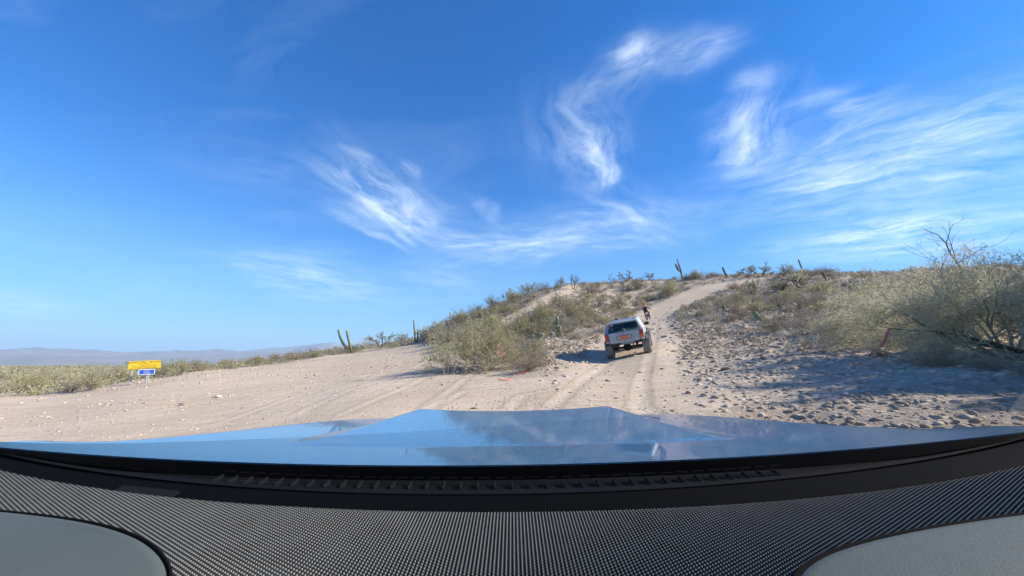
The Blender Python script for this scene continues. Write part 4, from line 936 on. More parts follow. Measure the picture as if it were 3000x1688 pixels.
MB().tube([(-.69, -.80, 1.14), (.69, -.80, 1.14), (.57, -.595, 1.545), (-.57, -.595, 1.545), (-.69, -.80, 1.14)], .022, 4).build("rear_window_frame", M_body, suv_o)
quad("windscreen", [(.68, 1.93, 1.14), (-.68, 1.93, 1.14), (-.56, 1.46, 1.54), (.56, 1.46, 1.54)], M_vglass, suv_o)
for sx in (-1, 1):
    for (y0, y1) in ((-.62, .15), (.25, 1.0), (1.08, 1.72)):
        quad("side_window", [(sx * .775, y0, 1.14), (sx * .775, y1, 1.14), (sx * .625, min(y1, 1.4), 1.53), (sx * .625, y0 + .1, 1.53)][::sx], M_vglass, suv_o)
M_plateframe = mat("dark_blue_trim", (0.03, 0.05, 0.10), .5)
fr = MB()
for (c_, h_) in (((0, -.838, 1.0), (.30, .006, .010)), ((0, -.838, .83), (.30, .006, .010)), ((-.30, -.838, .915), (.010, .006, .085)), ((.30, -.838, .915), (.010, .006, .085))): fr.box(c_, h_)
fr.build("plate_recess_trim", M_plateframe, gate)
M_plate = mat("orange_plate", (0.80, 0.16, 0.035), .5); plate = MB().box((0, -.842, .915), (.165, .006, .075), None, .004).build("licence_plate", M_plate, gate)
M_ink = mat("plate_ink", (0.30, .06, .02), .6); M_cream = mat("pale_ink", (.85, .55, .35), .6)
for (x0, x1, z, m_) in ((-.12, -.03, .955, M_cream), (0, .12, .955, M_cream), (-.13, -.07, .905, M_ink), (-.05, .01, .905, M_ink), (.03, .07, .905, M_ink), (.09, .13, .905, M_ink), (-.11, .11, .862, M_cream)):
    MB().box(((x0 + x1) / 2, -.8495, z), ((x1 - x0) / 2, .001, .014 if m_ is M_ink else .007)).build("plate_mark", m_, plate)
MB().lathe([(.018, -.85), (.018, -.835)], 10, 'Y', (0, 0, 1.10)).build("latch", M_black, gate)
MB().lathe([(.02, -.85), (.02, -.835)], 10, 'Y', (0, 0, .765)).build("lock", M_black, gate)
M_badge = mat("badge", (.7, .72, .75), .3, .6)
for k in range(6): MB().box((.42 + k * .032, -.8375, .80), (.011, .003, .011)).build("badge_letter", M_badge, gate)
M_red = mat("tail_lamp_red", (0.36, 0.018, 0.014), .25, coat=.5); M_amb = mat("tail_lamp_amber", (.62, .16, .03), .25, coat=.5); M_wht = mat("lamp_clear", (.6, .45, .42), .25)
for sx in (-1, 1):
    lamp = MB().box((sx * .735, -.815, .955), (.075, .045, .185), None, .015).build("tail_lamp", M_red, suv_o)
    MB().box((sx * .735, -.862, .885), (.062, .004, .05)).build("amber_lens", M_amb if sx > 0 else M_red, lamp); MB().box((sx * .735, -.862, .80), (.062, .004, .022)).build("clear_lens", M_wht, lamp)
    MB().box((sx * .735, -.862, 1.03), (.062, .003, .075)).build("red_lens", M_red, lamp); MB().box((sx * .72, -.78, .70), (.11, .10, .03)).build("bumper_end", M_black, suv_o)
MB().box((-.44, -.60 - .165, 1.49), (.07, .004, .025), Matrix.Rotation(R(-28), 3, 'X')).build("window_sticker", mat("pink_sticker", (.75, .32, .30), .6), suv_o)
# underbody
MB().box((0, -.74, .66), (.66, .05, .05), None, .01).build("rear_crossmember", M_under, suv_o)
MB().box((.10, -.80, .66), (.30, .008, .045)).build("bumper_mount", mat("dusty_metal", (.20, .22, .24), .6, .4), suv_o)
MB().tube([(-.70, 0, .40), (.70, 0, .40)], .05, 8).build("rear_axle", M_under, suv_o)
MB().lathe([(.06, -.22), (.16, -.12), (.18, 0), (.14, .1), (.06, .2)], 12, 'Y', (-.02, 0, .40)).build("differential", M_under, suv_o, smooth=True)
MB().tube([(-.70, WB, .40), (.70, WB, .40)], .05, 8).build("front_axle", M_under, suv_o)
for sx in (-1, 1):
    MB().box((sx * .46, .25, .58), (.035, .75, .02), Matrix.Rotation(R(3), 3, 'X')).build("leaf_spring", M_under, suv_o); MB().box((sx * .42, 1.2, .64), (.04, 1.9, .05)).build("frame_rail", M_under, suv_o)
    MB().tube([(sx * .40, -.12, .38), (sx * .36, .05, .78)], .028, 6).build("shock_absorber", M_steel if sx < 0 else M_under, suv_o)
MB().tube([(.30, -.80, .56), (.30, .6, .58)], .035, 8).build("exhaust_pipe", M_steel, suv_o); MB().box((.22, -.805, .60), (.06, .006, .012)).build("hitch_tag", mat("pale_tag", (.55, .53, .5), .6), suv_o)
MB().box((0, 1.2, .70), (.60, 1.6, .04)).build("floor_pan", M_under, suv_o)
# wheels
TR_, TW = 0.405, 0.155
tyb = MB().lathe([(.24, -TW), (.33, -TW * 1.03), (.375, -TW * .95), (.39, -TW * .8), (.39, TW * .8), (.375, TW * .95), (.33, TW * 1.03), (.24, TW)], 28, 'X', caps=False)
for k in range(30):
    a = 2 * math.pi * k / 30
    for (xc, wd_) in ((-.10, .045), (0.0, .04), (.10, .045)):
        a2 = a + (math.pi / 30 if xc == 0 else 0); Mr = Matrix.Rotation(a2, 3, 'X'); c_ = Mr @ Vector((xc, 0, .392)); tyb.box(tuple(c_), (wd_, .026, .016), Mr)
    Mr = Matrix.Rotation(a, 3, 'X')
    for sx in (-1, 1): tyb.box(tuple(Mr @ Vector((sx * TW * .96, 0, .372))), (.016, .024, .028), Mr)
tyre_me = tyb.data("tyre", M_rubber); M_rim = mat("dusty_rim", (.22, .21, .2), .5, .6)
rimb = MB().lathe([(.245, -.11), (.235, -.02), (.20, .03), (.07, .05), (.06, .09), (.0, .09)], 20, 'X', caps=False).lathe([(.0, -.12), (.23, -.12), (.245, -.11)], 20, 'X', caps=False); rim_me = rimb.data("rim", M_rim)
for (y, sx) in ((0, -1), (0, 1), (WB, -1), (WB, 1)):
    wh = MB().lathe([(.055, -.13), (.055, .06)], 10, 'X').build("wheel", M_under, suv_o); wh.location = (sx * TRK, y, TR_); wh.rotation_euler = (prng.random() * 3, 0, 0 if sx > 0 else math.pi)
    obj("tyre", tyre_me, wh); obj("rim", rim_me, wh)
    fl = []
    for k in range(9):
        a = math.pi * k / 8; fl.append((sx * .84, y + math.cos(a) * .47, .62 + math.sin(a) * .30))
    MB().tube(fl, .035, 5).build("wheel_arch", M_black, suv_o)
for sx in (-1, 1):
    MB().box((sx * .93, 1.62, 1.20), (.11, .05, .075), Matrix.Rotation(R(-sx * 12), 3, 'Z'), .03).build("side_mirror", M_black, suv_o); MB().tube([(sx * .78, 1.62, 1.15), (sx * .90, 1.62, 1.18)], .025, 5).build("mirror_arm", M_black, suv_o)
M_seat = mat("seat_cloth", (.05, .055, .065), .9)
for sx in (-.36, .36):
    seat = MB().box((sx, .98, 1.10), (.22, .07, .24), Matrix.Rotation(R(8), 3, 'X'), .05).build("seat_back", M_seat, suv_o)
    MB().box((sx, .94, 1.42), (.12, .05, .07), None, .03).build("headrest", M_seat, seat)
MB().box((-.02, .05, 1.02), (.62, .08, .16), None, .05).build("rear_bench", M_seat, suv_o)
MB().lathe([(.17, -.015), (.19, 0), (.17, .015)], 18, 'Y', (-.36, 1.45, 1.18)).build("steering_wheel", M_black, suv_o)
cone = MB().lathe([(.05, 0), (.008, .11)], 10, 'Z', (.03, -.62, 1.18)).build("trinket", mat("white_trinket", (.8, .8, .8), .5), suv_o)
MB().box((0, 1.75, 1.10), (.70, .18, .06), None, .03).build("vehicle_dashboard", M_black, suv_o)
# driver
drv = empty("person"); drv.parent = None; drv.matrix_world = suv_o.matrix_world @ Matrix.Translation((-.36, 1.12, .95)); tag(drv, "driver in dark clothes seen through the grey vehicle's rear window", "person")

def skin_body(name, joints, edges, m, parent=None, sub=2, root=0):
    me = bpy.data.meshes.new(name); me.from_pydata([j[0] for j in joints], edges, []); me.update(); me.materials.append(m)
    o = obj(name, me, parent); sk = o.modifiers.new("skin", 'SKIN')
    for i, j in enumerate(joints):
        r_ = j[1] if hasattr(j[1], '__len__') else (j[1], j[1]); me.skin_vertices[0].data[i].radius = r_; me.skin_vertices[0].data[i].use_root = (i == root)
    sk.use_smooth_shade = True; ss = o.modifiers.new("sub", 'SUBSURF'); ss.levels = ss.render_levels = sub; return o
M_cloth = mat("dark_jacket", (.02, .022, .028), .8); M_skin = mat("skin", (.42, .24, .17), .6); M_hair = mat("dark_hair", (.02, .015, .012), .8)
skin_body("body", [((0, 0, 0), (.16, .11)), ((0, -.03, .25), (.17, .11)), ((0, -.04, .43), (.15, .09)), ((0, 0, .53), .055), ((-.20, -.02, .42), .06), ((-.24, .15, .22), .045), ((-.12, .36, .25), .038), ((.20, -.02, .42), .06), ((.24, .15, .22), .045), ((.12, .36, .25), .038)],
          [(0, 1), (1, 2), (2, 3), (2, 4), (4, 5), (5, 6), (2, 7), (7, 8), (8, 9)], M_cloth, drv, 1)
IVh = IV2 * np.array([.075, .095, .115]) + np.array([0, .02, .62]); obj("head", mesh_data("head", IVh, IF2, M_skin, True), drv)
obj("hair", mesh_data("hair", IV2[:, :] * np.array([.082, .10, .10]) + np.array([0, -.005, .655]), IF2, M_hair, True), drv)

# ------------------------------------------------------------------ motorcycle and rider
mx_, my_ = spot(1897, 938); MH = R(30.0); slope = (gz(mx_ + .9 * math.sin(MH), my_ + .9 * math.cos(MH)) - gz(mx_, my_)) / .9
moto = empty("dirt_bike", (mx_, my_, gz(mx_, my_) - .01)); moto.rotation_mode = 'XYZ'
moto.matrix_world = Matrix.Translation((mx_, my_, gz(mx_, my_) - .01)) @ Matrix.Rotation(-MH, 4, 'Z') @ Matrix.Rotation(math.atan(slope), 4, 'X') @ Matrix.Rotation(R(-9), 4, 'Y') @ Matrix.Scale(0.82, 4)
tag(moto, "red and white dirt bike ridden up the track ahead of the grey vehicle", "motorcycle")
M_knob = mat("knobbly_tyre", (.10, .10, .09), .9, var=(20, .3)); M_redp = mat("red_plastic", (.38, .05, .06), .4); M_whp = mat("white_plastic", (.65, .62, .60), .4); M_frame = mat("bike_frame", (.05, .05, .055), .5, .5)
def bike_wheel(y, r_, wd_, par):
    wh = MB().lathe([(.05, -.08), (.05, .08)], 10, 'X', (0, y, r_)).build("wheel", M_frame, par)
    tb = MB().lathe([(r_ * .80, -wd_ * .8), (r_ * .93, -wd_), (r_, -wd_ * .5), (r_, wd_ * .5), (r_ * .93, wd_), (r_ * .80, wd_ * .8), (r_ * .80, -wd_ * .8)], 26, 'X', (0, y, r_), caps=False)
    for k in range(26):
        Mr = Matrix.Rotation(2 * math.pi * k / 26, 3, 'X'); c_ = Mr @ Vector((0, 0, r_)); tb.box((c_.x, c_.y + y, c_.z + r_), (wd_ * .8, .014, .012), Mr)
    tb.build("tyre", M_knob, wh); MB().lathe([(r_ * .80, -.02), (r_ * .80, .02), (r_ * .74, .02), (r_ * .74, -.02), (r_ * .80, -.02)], 26, 'X', (0, y, r_), caps=False).build("rim", M_steel, wh)
    for k in range(12):
        Mr = Matrix.Rotation(2 * math.pi * k / 12, 3, 'X'); q = Mr @ Vector((0, 0, r_ * .76)); MB().tube([(.03 * (-1) ** k, y, r_), (0, q.y + y, q.z + r_)], .004, 3).build("spoke", M_steel, wh)
bike_wheel(0, .33, .055, moto); bike_wheel(1.46, .35, .042, moto)
for sx in (-1, 1):
    MB().tube([(sx * .09, 0, .33), (sx * .08, .5, .40)], .03, 6).build("swingarm", M_steel, moto); MB().tube([(sx * .08, 1.46, .35), (sx * .09, 1.16, 1.0)], .026, 7).build("fork_leg", M_steel, moto)
MB().add([(-.09, -.32, .86), (.09, -.32, .86), (.11, .1, .88), (-.11, .1, .88), (-.06, -.30, .82), (.06, -.30, .82), (.10, .1, .80), (-.10, .1, .80)], [(0, 1, 2, 3), (7, 6, 5, 4), (0, 4, 5, 1), (1, 5, 6, 2), (2, 6, 7, 3), (3, 7, 4, 0)]).build("rear_fender", M_redp, moto)
MB().box((0, -.20, .79), (.09, .02, .06), None, .01).build("number_plate", M_whp, moto)
for sx in (-1, 1): MB().box((sx * .13, .08, .72), (.015, .16, .09), None, .01).build("side_panel", M_whp if sx > 0 else M_redp, moto)
MB().box((0, .35, .92), (.11, .38, .045), None, .03).build("seat", M_black, moto); MB().box((0, .82, .95), (.13, .22, .11), None, .05).build("tank", M_redp, moto)
MB().box((0, .68, .45), (.14, .22, .16), None, .04).build("engine", M_frame, moto); MB().tube([(.15, .5, .55), (.17, .1, .68), (.17, -.22, .74)], [.03, .05, .055], 8).build("exhaust", M_steel, moto)
MB().tube([(0, 1.14, 1.0), (0, .6, .80), (0, .4, .5), (0, .9, .28), (0, 1.1, .8)], .028, 6).build("frame", M_frame, moto)
MB().tube([(-.40, 1.05, 1.14), (-.2, 1.12, 1.12), (0, 1.14, 1.08), (.2, 1.12, 1.12), (.40, 1.05, 1.14)], .014, 6).build("handlebar", M_frame, moto)
MB().add([(-.08, 1.2, .86), (.08, 1.2, .86), (.05, 1.85, .80), (-.05, 1.85, .80), (-.07, 1.2, .82), (.07, 1.2, .82), (.04, 1.85, .78), (-.04, 1.85, .78)], [(0, 1, 2, 3), (7, 6, 5, 4), (0, 4, 5, 1), (1, 5, 6, 2), (2, 6, 7, 3), (3, 7, 4, 0)]).build("front_fender", M_redp, moto)
rider = empty("person"); rider.matrix_world = moto.matrix_world.copy(); tag(rider, "rider in a black suit and pale red helmet crouched on the dirt bike", "person")
J = [((0, .22, .98), (.17, .13)), ((0, .30, 1.18), (.165, .12)), ((0, .48, 1.40), (.19, .12)), ((0, .60, 1.50), (.07, .07)),
     ((-.22, .52, 1.42), .075), ((-.44, .66, 1.22), .055), ((-.40, 1.0, 1.17), .042), ((.22, .52, 1.42), .075), ((.44, .66, 1.22), .055), ((.40, 1.0, 1.17), .042),
     ((-.13, .26, .93), .11), ((-.24, .66, .82), .085), ((-.20, .42, .42), .06), ((.13, .26, .93), .11), ((.24, .66, .82), .085), ((.20, .42, .42), .06)]
E_ = [(0, 1), (1, 2), (2, 3), (2, 4), (4, 5), (5, 6), (2, 7), (7, 8), (8, 9), (0, 10), (10, 11), (11, 12), (0, 13), (13, 14), (14, 15)]
skin_body("body", J, E_, M_cloth, rider, 2)
hel = IV2.copy(); hel = hel * np.array([.125, .155, .14]) + np.array([0, .68, 1.63]); M_hel = mat("pale_red_helmet", (.62, .20, .18), .35, var=(9, .5))
ho = obj("helmet", mesh_data("helmet", hel, IF2, M_hel, True), rider); MB().box((0, .86, 1.67), (.10, .09, .012), Matrix.Rotation(R(-12), 3, 'X'), .005).build("helmet_peak", M_whp, ho)
yoke = MB()
for sx in (-1, 1): yoke.tube([(sx * .03, .50, 1.515), (sx * .16, .49, 1.505), (sx * .27, .53, 1.455), (sx * .33, .58, 1.38)], [.045, .052, .048, .03], 8)
yoke.build("shoulder_panel", mat("pale_pink_cloth", (.70, .52, .52), .8), rider)
for sx in (-1, 1):
    MB().add([], []).tube([(sx * .20, .36, .36), (sx * .20, .42, .34), (sx * .20, .58, .31)], [.055, .06, .04], 7).build("boot", M_black, rider)
    gl = MB().box((sx * .38, 1.03, 1.155), (.045, .035, .03), None, .012)
    for q in range(4): gl.tube([(sx * (.345 + .024 * q), 1.04, 1.165), (sx * (.345 + .024 * q), 1.085, 1.15), (sx * (.345 + .024 * q), 1.075, 1.11)], .010, 5)
    gl.tube([(sx * .335, 1.01, 1.14), (sx * .325, 1.04, 1.105)], .011, 5); gl.build("glove", mat("red_glove", (.45, .10, .08), .7), rider)

# ------------------------------------------------------------------ signs
def text_mesh(body, size, m, name, parent, loc, rot=(R(90), 0, 0), xs=1.0):
    cu = bpy.data.curves.new(name, 'FONT'); cu.body = body; cu.size = size; cu.align_x = 'CENTER'; cu.align_y = 'CENTER'; cu.offset = 0.0
    tmp = bpy.data.objects.new("tmp", cu); COL.objects.link(tmp); dg = bpy.context.evaluated_depsgraph_get()
    me = bpy.data.meshes.new_from_object(tmp.evaluated_get(dg)); bpy.data.objects.remove(tmp); me.materials.clear(); me.materials.append(m)
    return tag(obj(name, me, parent, loc, rot, (xs, 1, 1)), kind='stuff')
M_yel_s = mat("yellow_sign_face", (0.90, 0.60, 0.03), .45); M_blk_s = mat("sign_lettering", (.10, .07, .01), .6); M_blu = mat("blue_sign_face", (.02, .10, .50), .45); M_whl = mat("white_lettering", (.75, .80, .85), .5); M_post = mat("galvanised_post", (.42, .44, .44), .5, .5)
def sign_frame(px, py):
    x, y = spot(px, py); z = gz(x, y); return x, y, z, (y * math.cos(PITCH) + (z - CAM[2]) * math.sin(PITCH)) / F
sxw, syw, szw, kk = sign_frame(418, 1124); face = math.atan2(sxw, syw) * .55
def px_up(py, x, y, z):  # height above ground of a sight line at this spot
    r = ray(418, py); return CAM[2] + r[2] / r[1] * y - z
sg1 = empty("yellow_road_sign", (sxw, syw, szw), (0, R(-3.5), -face)); tag(sg1, "wide yellow road sign with dark lettering on two thin posts beyond the dirt pad", "sign")
w1_, zt1, zb1 = 34.5 * kk / math.cos(face), px_up(1057, sxw, syw, szw), px_up(1082, sxw, syw, szw); hc = (zt1 + zb1) / 2; hh = (zt1 - zb1) / 2
MB().box((0, 0, hc), (w1_, .012, hh), None, .01).build("sign_board", M_yel_s, sg1)
for (c_, h_) in (((0, -.014, zt1 - .03), (w1_ * .97, .0015, .012)), ((0, -.014, zb1 + .03), (w1_ * .97, .0015, .012)), ((-w1_ * .97, -.014, hc), (.012, .0015, hh * .94)), ((w1_ * .97, -.014, hc), (.012, .0015, hh * .94))): MB().box(c_, (h_[0] if h_[0] > .1 else .005, h_[1], h_[2] if h_[2] > .1 else .005)).build("sign_border", M_blk_s, sg1)
for sx in (-.75, .3): MB().tube([(sx * w1_, .03, -.2), (sx * w1_, .03, zt1 - .05)], .03, 6).build("post", M_post, sg1)
for (txt, sz_, fz, xs) in (("PRIMITIVE  ROAD", .23, .60, 1.35), ("CAUTION", .125, .22, 1.3), ("USE AT YOUR OWN RISK", .115, -.12, 1.35), ("THIS SURFACE IS NOT", .115, -.44, 1.35), ("REGULARLY MAINTAINED", .115, -.76, 1.35)):
    text_mesh(txt, sz_ * hh / .45 * 1.35, M_blk_s, "lettering", sg1, (0, -.0145, hc + fz * hh), xs=xs * w1_ / hh / 3.1)
sx2, sy2, sz2, k2 = sign_frame(444, 1121)
sg2 = empty("blue_road_sign", (sx2, sy2 - .3, sz2), (0, R(-2.5), -face)); tag(sg2, "small blue sign with white lettering just under the yellow sign", "sign")
w2_, zt2, zb2 = 17 * k2 / math.cos(face), px_up(1081, sx2, sy2, sz2), px_up(1098, sx2, sy2, sz2); hc = (zt2 + zb2) / 2; hh = (zt2 - zb2) / 2
MB().box((0, 0, hc), (w2_, .012, hh), None, .01).build("sign_board", M_blu, sg2); MB().tube([(0, .04, -.2), (0, .04, zt2 - .05)], .03, 6).build("post", M_post, sg2)
for (c_, h_) in (((0, -.014, zb2 + .02), (w2_ * .97, .0015, .012)), ((-w2_ * .96, -.014, hc), (.012, .0015, hh * .95)), ((w2_ * .96, -.014, hc), (.012, .0015, hh * .95)), ((0, -.014, zt2 - .02), (w2_ * .97, .0015, .012))): MB().box(c_, h_).build("sign_border", M_whl, sg2)
for (txt, fz) in (("WARNING", .68), ("NEXT", .24), ("SERVICES", -.22), ("45 MILES", -.66)): text_mesh(txt, hh * .42, M_whl, "lettering", sg2, (0, -.0145, hc + fz * hh), xs=1.15)

# ------------------------------------------------------------------ survey ribbons and paint on the ground
M_rib = mat("orange_ribbon", (.80, .25, .15), .5); M_pinkr = mat("pink_red_ribbon", (.90, .24, .24), .5)
def ribbon(name, pts, wpx, label, m, d):
    P_ = [world_at(px, py, d) for px, py in pts]; o = P_[0]; v = []; f = []; n = len(P_)
    ts = np.linspace(0, n - 1, n * 4); Q = np.stack([np.interp(ts, np.arange(n), np.array(P_)[:, c]) for c in range(3)], -1) - o; kx = d * .8 / F * wpx * .5
    for i, q in enumerate(Q):
        tw = math.sin(i * .9) * .35; v += [q + np.array([math.cos(tw) * kx, math.sin(tw) * kx, 0]), q - np.array([math.cos(tw) * kx, math.sin(tw) * kx, 0]), q + np.array([math.cos(tw) * kx, math.sin(tw) * kx + .004, 0]), q - np.array([math.cos(tw) * kx, math.sin(tw) * kx - .004, 0])]
    for i in range(len(Q) - 1): a = i * 4; f += [(a, a + 1, a + 5, a + 4), (a + 3, a + 2, a + 6, a + 7), (a, a + 4, a + 6, a + 2), (a + 1, a + 3, a + 7, a + 5)]
    return tag(obj(name, mesh_data(name, v, f, m), None, o), label, "ribbon")
bd = math.hypot(bx, by) - 0.75
ribbon("survey_ribbon", [(1462, 1008), (1460, 1022), (1456, 1034), (1453, 1048)], 5, "orange ribbon hanging in the sprawling bush, left of the two", M_rib, bd)
ribbon("survey_ribbon", [(1486, 1015), (1478, 1026), (1477, 1040), (1479, 1054)], 5, "orange ribbon hanging in the sprawling bush, right of the two", M_rib, bd)
ribbon("survey_ribbon", [(2606, 964), (2600, 980), (2592, 998), (2578, 1018)], 9, "pink-red ribbon hanging from the tip of the dead branch", M_pinkr, d1 + .45)
def paint(px, py, wpx, hpx, label, seed):
    rg = np.random.default_rng(seed); x, y = spot(px, py); o = empty("orange_marking", (x, y, gz(x, y))); tag(o, label, "marking"); k = y / F
    for i in range(6):
        dx = rg.uniform(-.5, .5) * wpx * k; dy = rg.normal() * .12 + dx * .35; r_ = rg.uniform(.05, .11); n = 9; pts = []
        for q in range(n): a = 2 * math.pi * q / n; pts.append((dx + math.cos(a) * r_ * 1.6 * rg.uniform(.6, 1), dy + math.sin(a) * r_ * rg.uniform(.6, 1)))
        z = [gz(x + p_[0], y + p_[1]) - gz(x, y) for p_ in pts]
        v = [(p_[0], p_[1], zz_ + .02) for p_, zz_ in zip(pts, z)] + [(p_[0], p_[1], zz_ - .03) for p_, zz_ in zip(pts, z)]
        MB().add(v, [tuple(range(n)), tuple(range(2 * n - 1, n - 1, -1))] + [(q, n + q, n + (q + 1) % n, (q + 1) % n) for q in range(n)]).build("tape_scrap", M_rib, o)
paint(1480, 1114, 34, 8, "orange tape scraps on the dirt in front of the sprawling bush, nearer streak", 1)
paint(1528, 1093, 24, 6, "orange tape scraps on the dirt beside the brown shrub, farther streak", 2)
paint(1472, 958, 9, 5, "orange tape scraps on the slope behind the sprawling bush", 3)

# ------------------------------------------------------------------ the own car, seen from behind its windshield
# local frame: x right, y forward, z up, origin on the ground; the eye is 1.6 m above it
CARM = Matrix.Translation(CAM) @ Matrix.Rotation(math.atan(0.11), 4, 'X') @ Matrix.Rotation(R(-0.85), 4, 'Y') @ Matrix.Translation((0, 0, -1.6))
car = empty("blue_car"); car.matrix_world = CARM
tag(car, "blue car with a hood scoop, seen over its own dashboard through the windshield", "car")
EZ = 1.6
paint_m = bpy.data.materials.new("blue_metallic_paint"); paint_m.use_nodes = True; t = NT(paint_m.node_tree)
g = t.n('ShaderNodeTexCoord').outputs['Object']; dust = t.mapr(t.noise(g, 3.0, 6.0, .7), .35, .75, 0.05, 0.30)
speck = t.mapr(t.noise(g, 160.0, 2.0, .5), .72, .78, 0, .5)
colp = t.mix(dust, (0.006, 0.150, 0.345), (0.27, 0.33, 0.37)); colp = t.mix(speck, colp, (.5, .47, .42))
pb = t.n('ShaderNodeBsdfPrincipled', {'Base Color': colp, 'Metallic': .15, 'Roughness': t.mapr(dust, 0, .3, .20, .45), 'Specular IOR Level': .6, 'Coat Weight': .75, 'Coat Roughness': .035})
t.link(pb.outputs[0], t.n('ShaderNodeOutputMaterial').inputs[0])
# hood
def hood_w(d): return float(np.interp(d, [.6, .75, 1.05, 1.40, 1.55, 1.66, 1.72, 1.76], [1.02, .995, .91, .82, .74, .62, .47, .30]))
def sstep(a, b, x): q = np.clip((x - a) / (b - a), 0, 1); return q * q * (3 - 2 * q)
def hood_z(x, d):
    z = -(.240 + .161 * (d - .68)) + (.030 - .014 * (d - .68)) * (x / .9) ** 2
    ramp_ = np.clip((d - .875) / .62, 0, 1.2) * .041; hw_ = .53 - .09 * np.clip((d - .88) / .7, 0, 1)
    pl = 1 - sstep(hw_ - .085, hw_, np.abs(x)); dish = 1 - .34 * (1 - (np.abs(x) / hw_) ** 2)
    z = z + ramp_ * pl * dish * sstep(.875, .90, d) * (1 - sstep(1.56, 1.72, d) * .6)
    return z - .25 * np.clip((d - 1.62), 0, 1) ** 2 * 4 - .06 * sstep(.86, 1.0, np.abs(x) / np.vectorize(hood_w)(d)) * sstep(.8, 1.2, d)
nx_, nd_ = 141, 120; hv = []
for j in range(nd_):
    tt = j / (nd_ - 1)
    for i in range(nx_):
        s_ = -1 + 2 * i / (nx_ - 1); d = .68 + tt * (1.78 - .68); wd_ = hood_w(d); x = s_ * wd_; de = d + .066 * (x / .92) ** 2 * (1 - tt) ** 2 - .05 * (abs(s_) ** 4) * tt
        hv.append((x, de, EZ + float(hood_z(np.float64(x), np.float64(de)))))
hf = [(j * nx_ + i, j * nx_ + i + 1, (j + 1) * nx_ + i + 1, (j + 1) * nx_ + i) for j in range(nd_ - 1) for i in range(nx_ - 1)]
# rear lip and underside skirt
o_ = len(hv); hv += [(q[0], q[1], q[2]) for q in hv[:nx_]] + [(q[0], q[1] + .002, q[2] - .004) for q in hv[:nx_]]; hf += [(o_ + nx_ + i, o_ + nx_ + i + 1, o_ + i + 1, o_ + i) for i in range(nx_ - 1)]
hood = obj("hood", mesh_data("hood", hv, hf, paint_m, True), car)
sv = [(q[0], q[1] + .001, q[2] - .003) for q in hv[:nx_]] + [(q[0], q[1] + .012, q[2] - .034) for q in hv[:nx_]]
obj("hood_seal", mesh_data("hood_seal", sv, [(nx_ + i, nx_ + i + 1, i + 1, i) for i in range(nx_ - 1)], mat("seal_rubber", (.006, .006, .007), .95, spec=.05)), hood)
hv_, hf_ = [], []; nozzle = [(-.34, 1.0), (.34, 1.0)]
for (x_, d_) in ((.33, 1.17),): # small washer emblem disc on the scoop's right shoulder
    z_ = EZ + float(hood_z(np.float64(x_), np.float64(d_)))
# fenders, nose and wheels (outside the view, but the car is whole)
side = MB()
for sx in (-1, 1):
    rows = []
    for d in np.linspace(.60, 1.78, 14):
        wd_ = hood_w(d); z_ = EZ + float(hood_z(np.float64(wd_), np.float64(d))) - .004; rows.append([(sx * wd_, d, z_), (sx * (wd_ + .035), d, z_ - .08), (sx * (wd_ + .03), d, z_ - .40), (sx * (wd_ - .02), d, z_ - .62)])
    vv = [q for r_ in rows for q in r_]; ff = [(i * 4 + k, i * 4 + k + 1, (i + 1) * 4 + k + 1, (i + 1) * 4 + k) for i in range(13) for k in range(3)]; MB().add(vv, ff).build("fender", paint_m, car)
MB().box((0, 1.84, .80), (.62, .12, .22), None, .06).build("front_bumper", M_black, car)
for sx in (-1, 1):
    MB().box((sx * .93, -.45, .78), (.03, 1.0, .32), None, .02).build("door", paint_m, car)
    MB().tube([(sx * 1.02, .62, EZ - .26), (sx * .90, .16, EZ - .01), (sx * .74, -.24, EZ + .20)], .03, 6).build("windshield_pillar", M_black, car)
    for yy in (1.15, -1.55):
        wh = MB().lathe([(.06, -.1), (.06, .1)], 10, 'X').build("wheel", M_under, car); wh.location = (sx * .80, yy, .37); wh.scale = (.8, .92, .92)
        obj("tyre", tyre_me, wh); obj("rim", rim_me, wh, rot=(0, 0, 0 if sx > 0 else math.pi))
MB().box((0, -1.10, EZ + .22), (.70, 1.02, .02), None, .018).build("roof", paint_m, car)
MB().box((0, -.35, .45), (.85, 1.9, .05)).build("floor_pan", M_under, car)
# cowl under the windshield
cow = lambda x: .592 + .150 * (x / .92) ** 2; hre = lambda x: .676 + .066 * (x / .92) ** 2
xs = np.linspace(-1.05, 1.05, 61); tilt = lambda x: -.0100 * x
M_cowl = mat("grey_black_cowl", (.004, .0045, .006), .9, spec=.08, var=(8, .3))
rows = [(lambda x: hre(x) + .09, -.40), (lambda x: hre(x) + .02, -.275), (lambda x: hre(x) - .012, -.262), (lambda x: (hre(x) + cow(x)) / 2, -.262), (lambda x: cow(x) + .004, -.252), (lambda x: cow(x) - .004, -.252)]
v = [(x, max(fd(x), cow(x) - .004), EZ + z + .004 + .02 * (x / .92) ** 2) for fd, z in rows for x in xs]; n = len(xs)
cowl = obj("cowl", mesh_data("cowl", v, [(j * n + i, j * n + i + 1, (j + 1) * n + i + 1, (j + 1) * n + i) for j in range(5) for i in range(n - 1)], M_cowl, True), car)
M_slat = mat("worn_slat", (.009, .010, .012), .8, spec=.1)
for k in range(35):
    x = -.475 + k * .0262; yc = (hre(x) * .45 + cow(x) * .55)
    MB().box((x, yc, EZ - .2535 + .02 * (x / .92) ** 2), (.0007, .012, .0035)).build("cowl_slat", M_slat, cowl)
    MB().box((x + .009, yc + .016, EZ - .2478 + .02 * (x / .92) ** 2), (.0085, .0005, .0008)).build("cowl_slat_lip", M_slat, cowl)
